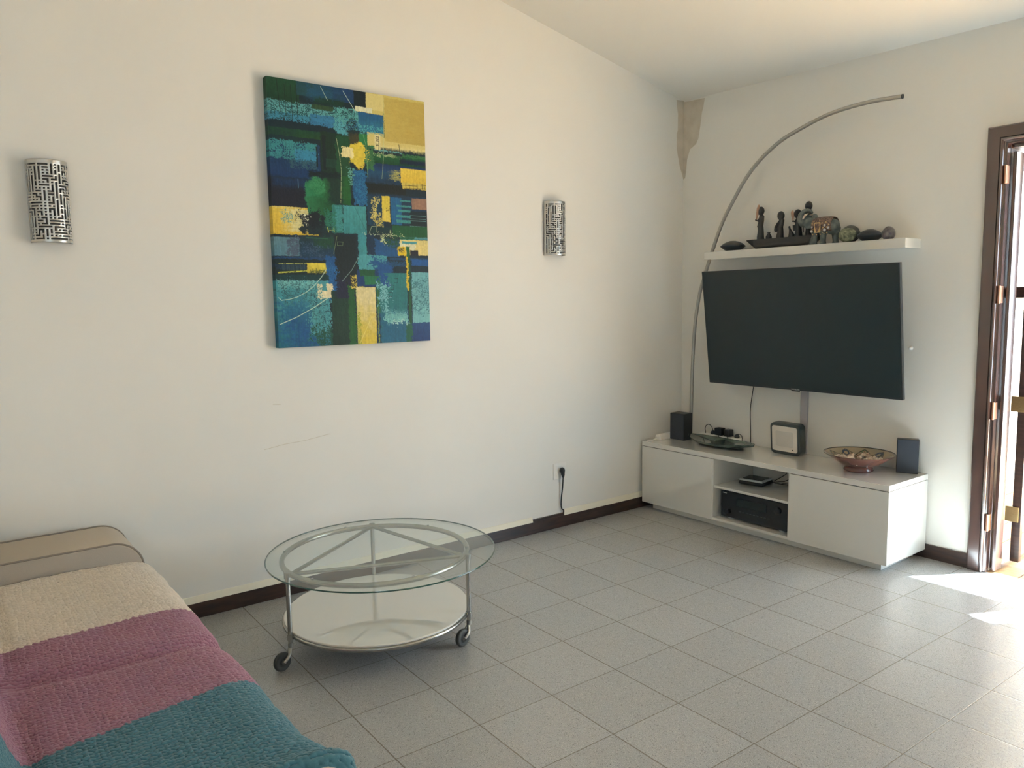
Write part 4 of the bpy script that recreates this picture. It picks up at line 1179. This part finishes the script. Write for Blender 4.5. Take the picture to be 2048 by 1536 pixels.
    rc(590, 430, 640, 560, (60, 110, 74), .03, dry=.35)
    # blue column
    rc(528, 556, 600, 745, (30, 88, 134), .025); rc(535, 560, 600, 745, (40, 110, 150), .03, dry=.6); rc(508, 545, 535, 640, (104, 158, 150), .03, dry=.5)
    # green cloud
    blob(362, 690, 78, 95, (48, 128, 92), .18, c2=(36, 92, 52)); blob(350, 760, 60, 75, (46, 118, 82), .25, c2=(34, 88, 54)); blob(350, 640, 40, 55, (60, 132, 92), .3, dry=.3)
    rc(400, 600, 475, 740, (28, 56, 50), .03, soft=.05)
    # right middle
    rc(600, 628, 800, 690, (24, 32, 34), .01, fade=None); rc(600, 680, 910, 740, (26, 58, 86), .02)
    rc(700, 560, 800, 620, (170, 160, 100), .03, dry=.5, fade='l', gd='h'); rc(774, 552, 908, 640, (226, 190, 84), .006, c2=(216, 178, 72)); rc(782, 625, 908, 668, (206, 178, 92), .012, dry=.12)
    for x in (800, 818, 838, 858, 884, 896): ln([(x, 632), (x+2, 662)], (60, 36, 26), 1.8)
    ln([(788, 640), (860, 645)], (60, 36, 26), 1.6); ln([(792, 657), (905, 660)], (60, 36, 26), 1.8); ln([(876, 640), (905, 642)], (60, 36, 26), 1.6)
    rc(600, 690, 690, 850, (28, 66, 88), .01); rc(620, 692, 662, 820, (214, 190, 118), .04, dry=.62); rc(632, 800, 678, 845, (200, 176, 96), .04, dry=.6)
    ln([(655, 715), (638, 805)], (216, 196, 120), 2.4); ln([(622, 710), (635, 770)], (214, 190, 118), 3, rag=.45)
    rc(676, 693, 720, 828, (224, 192, 78), .006, c2=(226, 194, 96)); blob(706, 770, 12, 14, (70, 60, 40), .6, dry=.6)
    rc(722, 690, 905, 850, (28, 58, 84), .006); rc(722, 700, 780, 845, (34, 98, 142), .01); rc(830, 706, 908, 768, (158, 120, 104), .006); rc(820, 772, 910, 862, (26, 42, 50), .006)
    for i_, (y, x0) in enumerate(((722, 770), (748, 752), (772, 760), (800, 752), (826, 752))): rc(x0, y-6-i_*.8, 826, y+6+i_*1.2, (72, 140, 140), .008)
    for y in (795, 812, 822, 850): ln([(822, y), (905, y+6)], (120, 160, 160), 1.3)
    # centre teal block
    rc(420, 736, 480, 885, (52, 120, 118), .01); rc(478, 740, 600, 890, (78, 146, 152), .008, c2=(64, 136, 142)); rc(380, 770, 450, 880, (44, 112, 96), .05, dry=.4); rc(440, 745, 478, 880, (70, 138, 142), .03, dry=.3)
    # yellow block left
    rc(80, 738, 300, 888, (226, 188, 84), .006, c2=(220, 180, 74)); rc(150, 752, 300, 880, (222, 204, 152), .03, dry=.28, fade='l', gd='h'); rc(165, 775, 225, 830, (130, 160, 150), .05, dry=.55); rc(100, 742, 280, 756, (200, 204, 164), .012, dry=.2)
    blob(320, 835, 62, 62, (24, 34, 44), .5); blob(270, 800, 46, 48, (30, 34, 40), .6, dry=.6); blob(285, 800, 22, 40, (232, 224, 200), .7, dry=.68)
    rc(100, 878, 352, 896, (222, 184, 66), .010); rc(260, 850, 420, 885, (28, 50, 56), .05, soft=.03)
    # row of greens / greys
    rc(730, 845, 912, 915, (28, 88, 54), .008); rc(600, 850, 730, 890, (26, 58, 62), .01); rc(80, 896, 255, 1000, PB, .006, c2=(96, 132, 150)); rc(190, 897, 260, 1000, (84, 96, 116), .04, dry=.35)
    rc(255, 896, 440, 1010, (28, 58, 70), .02, c2=(28, 64, 92)); rc(330, 905, 440, 960, (30, 74, 58), .04, soft=.04); rc(255, 930, 400, 1010, (60, 84, 110), .05, dry=.78)
    ln([(290, 905), (400, 912)], (50, 110, 80), 2.5, .8)
    rc(430, 892, 552, 1180, (24, 40, 46), .008); rc(552, 885, 600, 1000, (70, 140, 150), .01, dry=.12); rc(600, 890, 640, 1010, (24, 54, 80), .01); rc(640, 915, 770, 1010, (30, 80, 126), .03, c2=(30, 86, 134))
    rc(560, 885, 770, 900, (190, 196, 168), .03, dry=.62); rc(680, 888, 790, 950, (196, 196, 150), .05, dry=.62); rc(700, 900, 800, 960, (28, 78, 60), .04, dry=.55)
    rc(770, 905, 912, 925, (84, 140, 150), .01); rc(770, 915, 850, 945, (78, 146, 152), .01, dry=.2)
    rc(768, 920, 912, 1004, (228, 200, 136), .006); rc(768, 935, 850, 975, (226, 212, 180), .02); rc(770, 905, 846, 922, (34, 96, 70), .01); rc(780, 928, 856, 944, (84, 150, 156), .01)
    rc(755, 955, 802, 1002, (220, 182, 46), .015); rc(765, 962, 795, 985, (96, 86, 50), .03, dry=.6); rc(822, 975, 864, 1004, (34, 34, 48), .004)
    # lower band
    rc(600, 1002, 915, 1090, (26, 50, 62), .01); rc(715, 1012, 915, 1030, (28, 72, 110), .01, dry=.2); rc(830, 1022, 915, 1058, (30, 88, 146), .01, dry=.1); rc(690, 1030, 800, 1060, (28, 76, 110), .02, dry=.4)
    rc(552, 995, 700, 1078, (84, 150, 160), .02); rc(630, 1010, 700, 1100, (34, 90, 136), .06, dry=.35); rc(650, 1040, 735, 1150, (30, 84, 138), .05)
    rc(80, 1002, 430, 1120, (24, 44, 46), .006); rc(110, 1000, 400, 1020, (28, 70, 112), .02, dry=.1); rc(130, 1040, 290, 1070, (30, 56, 80), .02, dry=.3); ln([(145, 1036), (290, 1040)], (206, 200, 120), 2.2, rag=.35); ln([(145, 1083), (290, 1076)], (206, 196, 90), 4, rag=.3)
    for i_ in range(24): ln([(165+5.2*i_, 1040), (166+5.2*i_, 1072)], (92, 118, 116), .8, .6)
    rc(290, 1034, 404, 1088, (228, 200, 84), .006, c2=(206, 180, 72)); rc(300, 1072, 404, 1092, (90, 96, 50), .03, dry=.45)
    rc(385, 1000, 442, 1230, (30, 90, 144), .025); rc(390, 1050, 442, 1200, (40, 104, 156), .04, dry=.6); rc(80, 1092, 404, 1124, (26, 62, 66), .01)
    # lower left teal field
    rc(80, 1122, 414, 1475, (78, 146, 156), .008, c2=(40, 112, 128)); rc(140, 1122, 330, 1180, (124, 176, 178), .03, dry=.35, fade='b'); rc(150, 1240, 320, 1475, (36, 100, 138), .10, soft=.10, op=.85); rc(220, 1340, 310, 1475, (32, 84, 138), .10, soft=.10, op=.8)
    rc(300, 1180, 414, 1400, (88, 150, 158), .05, dry=.35); rc(330, 1190, 400, 1380, (40, 84, 98), .08, dry=.74); rc(330, 1370, 470, 1475, (32, 84, 70), .08, dry=.5); rc(150, 1130, 330, 1230, (56, 100, 110), .08, dry=.72)
    rc(340, 1144, 425, 1218, (232, 212, 178), .02, dry=.04); rc(368, 1138, 392, 1180, (84, 150, 158), .012); rc(335, 1150, 370, 1215, (84, 146, 152), .05, dry=.5)
    # lower centre
    rc(414, 1180, 530, 1475, (26, 60, 52), .006, c2=(24, 50, 46)); rc(440, 1120, 545, 1240, (34, 38, 66), .03, soft=.03); rc(420, 1220, 530, 1475, (28, 64, 52), .01, c2=(26, 56, 48))
    rc(500, 1150, 545, 1475, (36, 92, 52), .02); rc(512, 1102, 582, 1168, (224, 194, 96), .03, dry=.15); rc(505, 1105, 548, 1160, (28, 40, 48), .05, dry=.45)
    rc(545, 1070, 660, 1160, (30, 66, 112), .01); rc(560, 1070, 640, 1108, (36, 90, 60), .02); rc(585, 1104, 668, 1150, (44, 116, 84), .01); rc(645, 1140, 668, 1300, (40, 104, 88), .01)
    rc(541, 1163, 650, 1458, (230, 206, 160), .005, c2=(218, 186, 80)); rc(548, 1290, 570, 1458, (176, 170, 72), .03, dry=.35); rc(541, 1170, 552, 1458, (150, 170, 110), .012, dry=.3); rc(650, 1160, 664, 1458, (60, 112, 66), .01, c2=(160, 164, 80))
    # lower right
    rc(662, 1090, 812, 1458, (46, 120, 122), .008, c2=(40, 108, 122)); rc(665, 1300, 830, 1458, (36, 100, 134), .04, soft=.06, op=.8); rc(668, 1135, 712, 1290, (132, 178, 186), .06, dry=.5); rc(690, 1275, 812, 1348, (126, 178, 178), .05, dry=.28, fade='t'); rc(720, 1340, 800, 1352, (180, 208, 204), .04, dry=.55)
    rc(828, 1088, 920, 1352, (118, 168, 176), .008, c2=(132, 180, 184)); rc(835, 1120, 920, 1300, (72, 120, 130), .10, dry=.6); rc(828, 1350, 925, 1450, (32, 76, 124), .01, c2=(28, 66, 118)); rc(800, 1350, 832, 1450, (34, 98, 80), .02)
    rc(806, 955, 830, 1350, (32, 86, 58), .006); rc(800, 1000, 815, 1180, (214, 180, 56), .014); rc(802, 955, 818, 1010, (36, 98, 56), .01)
    rc(660, 1090, 700, 1150, (30, 84, 140), .05)
    # thin drawn lines
    for a_, b_ in (((140, 90), (160, 262)), ((180, 120), (190, 280)), ((212, 124), (222, 290)), ((240, 126), (252, 325))): ln([a_, b_], (16, 36, 36), 2.2, .9)
    ln([(365, 132), (400, 202)], (190, 200, 180), 1.5); ln([(480, 156), (545, 265)], (206, 212, 196), 1.7)
    ln([(446, 400), (460, 480), (470, 560), (466, 728)], (190, 190, 150), 1.6, .9, rag=.25); ln([(686, 200), (688, 480), (678, 605)], (190, 200, 160), 1.2, .7)
    ln([(582, 378), (598, 440), (606, 600)], (150, 180, 130), 1.3, .7); ln([(766, 432), (776, 528)], (26, 40, 36), 2.2); ln([(536, 745), (600, 885)], (40, 84, 96), 1.3, .8)
    for cy_, h_ in ((397, 13), (420, 18), (446, 26)): ln([(648, cy_-h_/2), (664, cy_-h_/2+2), (662, cy_+h_/2), (647, cy_+h_/2-2), (648, cy_-h_/2)], (48, 42, 32), 2.0)
    for cx_, cy_ in ((748, 1130), (728, 1165), (720, 1202)): ln([(cx_-10, cy_-12), (cx_+10, cy_-10), (cx_+8, cy_+12), (cx_-8, cy_+12)], (24, 54, 62), 1.6)
    ln([(448, 928), (476, 930), (474, 948), (447, 946), (448, 928)], (130, 150, 110), 1.2, .8); ln([(445, 900), (428, 990)], (150, 160, 120), 1.2, .8)
    ln([(612, 882), (624, 850), (650, 850), (650, 880)], (180, 186, 150), 1.4, .8); ln([(398, 855), (403, 878)], (214, 204, 90), 2.2); ln([(430, 857), (432, 878)], (200, 196, 110), 1.6); ln([(400, 868), (432, 868)], (170, 180, 120), 1.0)
    ln([(150, 1350), (240, 1312), (330, 1262), (408, 1210)], (222, 220, 196), 1.9)
    ln([(470, 1132), (520, 1075), (555, 1010)], (140, 160, 156), 1.5); ln([(562, 1452), (590, 1390), (622, 1315)], (240, 216, 130), 1.8); ln([(248, 605), (250, 650)], (120, 160, 190), 1.2)
    ln([(145, 1212), (160, 1226), (200, 1221), (240, 1210), (290, 1183), (330, 1150), (365, 1108), (390, 1070)], (206, 216, 200), 1.7)
    I = I*(1+.10*(n_f-.5)[..., None])
    return np.clip((I**1.13)*np.array((.80, .93, .93)), 0, 1)
X0, X1, Z0, Z1, TH_ = -3.071, -2.198, 1.282, 2.584, .046
img = paint_canvas()
ny, nx = img.shape[:2]
gx_, gz_ = np.meshgrid(np.linspace(X0, X1, nx), np.linspace(Z1, Z0, ny))
relief = .0004*(vnoise((ny, nx), (200, 140), 31)-.5)*np.clip(np.minimum(np.minimum(gx_-X0, X1-gx_), np.minimum(gz_-Z0, Z1-gz_))/.01, 0, 1)
PF = np.stack([gx_, -TH_+relief, gz_], -1)
# wrap the canvas round the stretcher: edge rows carried back to the wall
def ring(P_, I_, yy):
    Pa = np.pad(P_, ((1, 1), (1, 1), (0, 0)), 'edge'); Ia = np.pad(I_, ((1, 1), (1, 1), (0, 0)), 'edge')
    for sl_ in (np.s_[0, :], np.s_[-1, :], np.s_[:, 0], np.s_[:, -1]): Pa[sl_][..., 1] = yy
    return Pa, Ia
PF2, IM2 = ring(PF, img, -.003)
pt_ = grid_mesh('abstract_painting', PF2, attr_mat('oil_paint', .5, 0), None, IM2)
pm_ = pt_.modifiers.new('es', 'EDGE_SPLIT'); pm_.split_angle = R(50)
pt_.data.materials[0].node_tree.nodes['Principled BSDF'].inputs['Specular IOR Level'].default_value = .25
tag(pt_, 'large abstract painting of blue, green and yellow blocks on unframed canvas', 'painting')
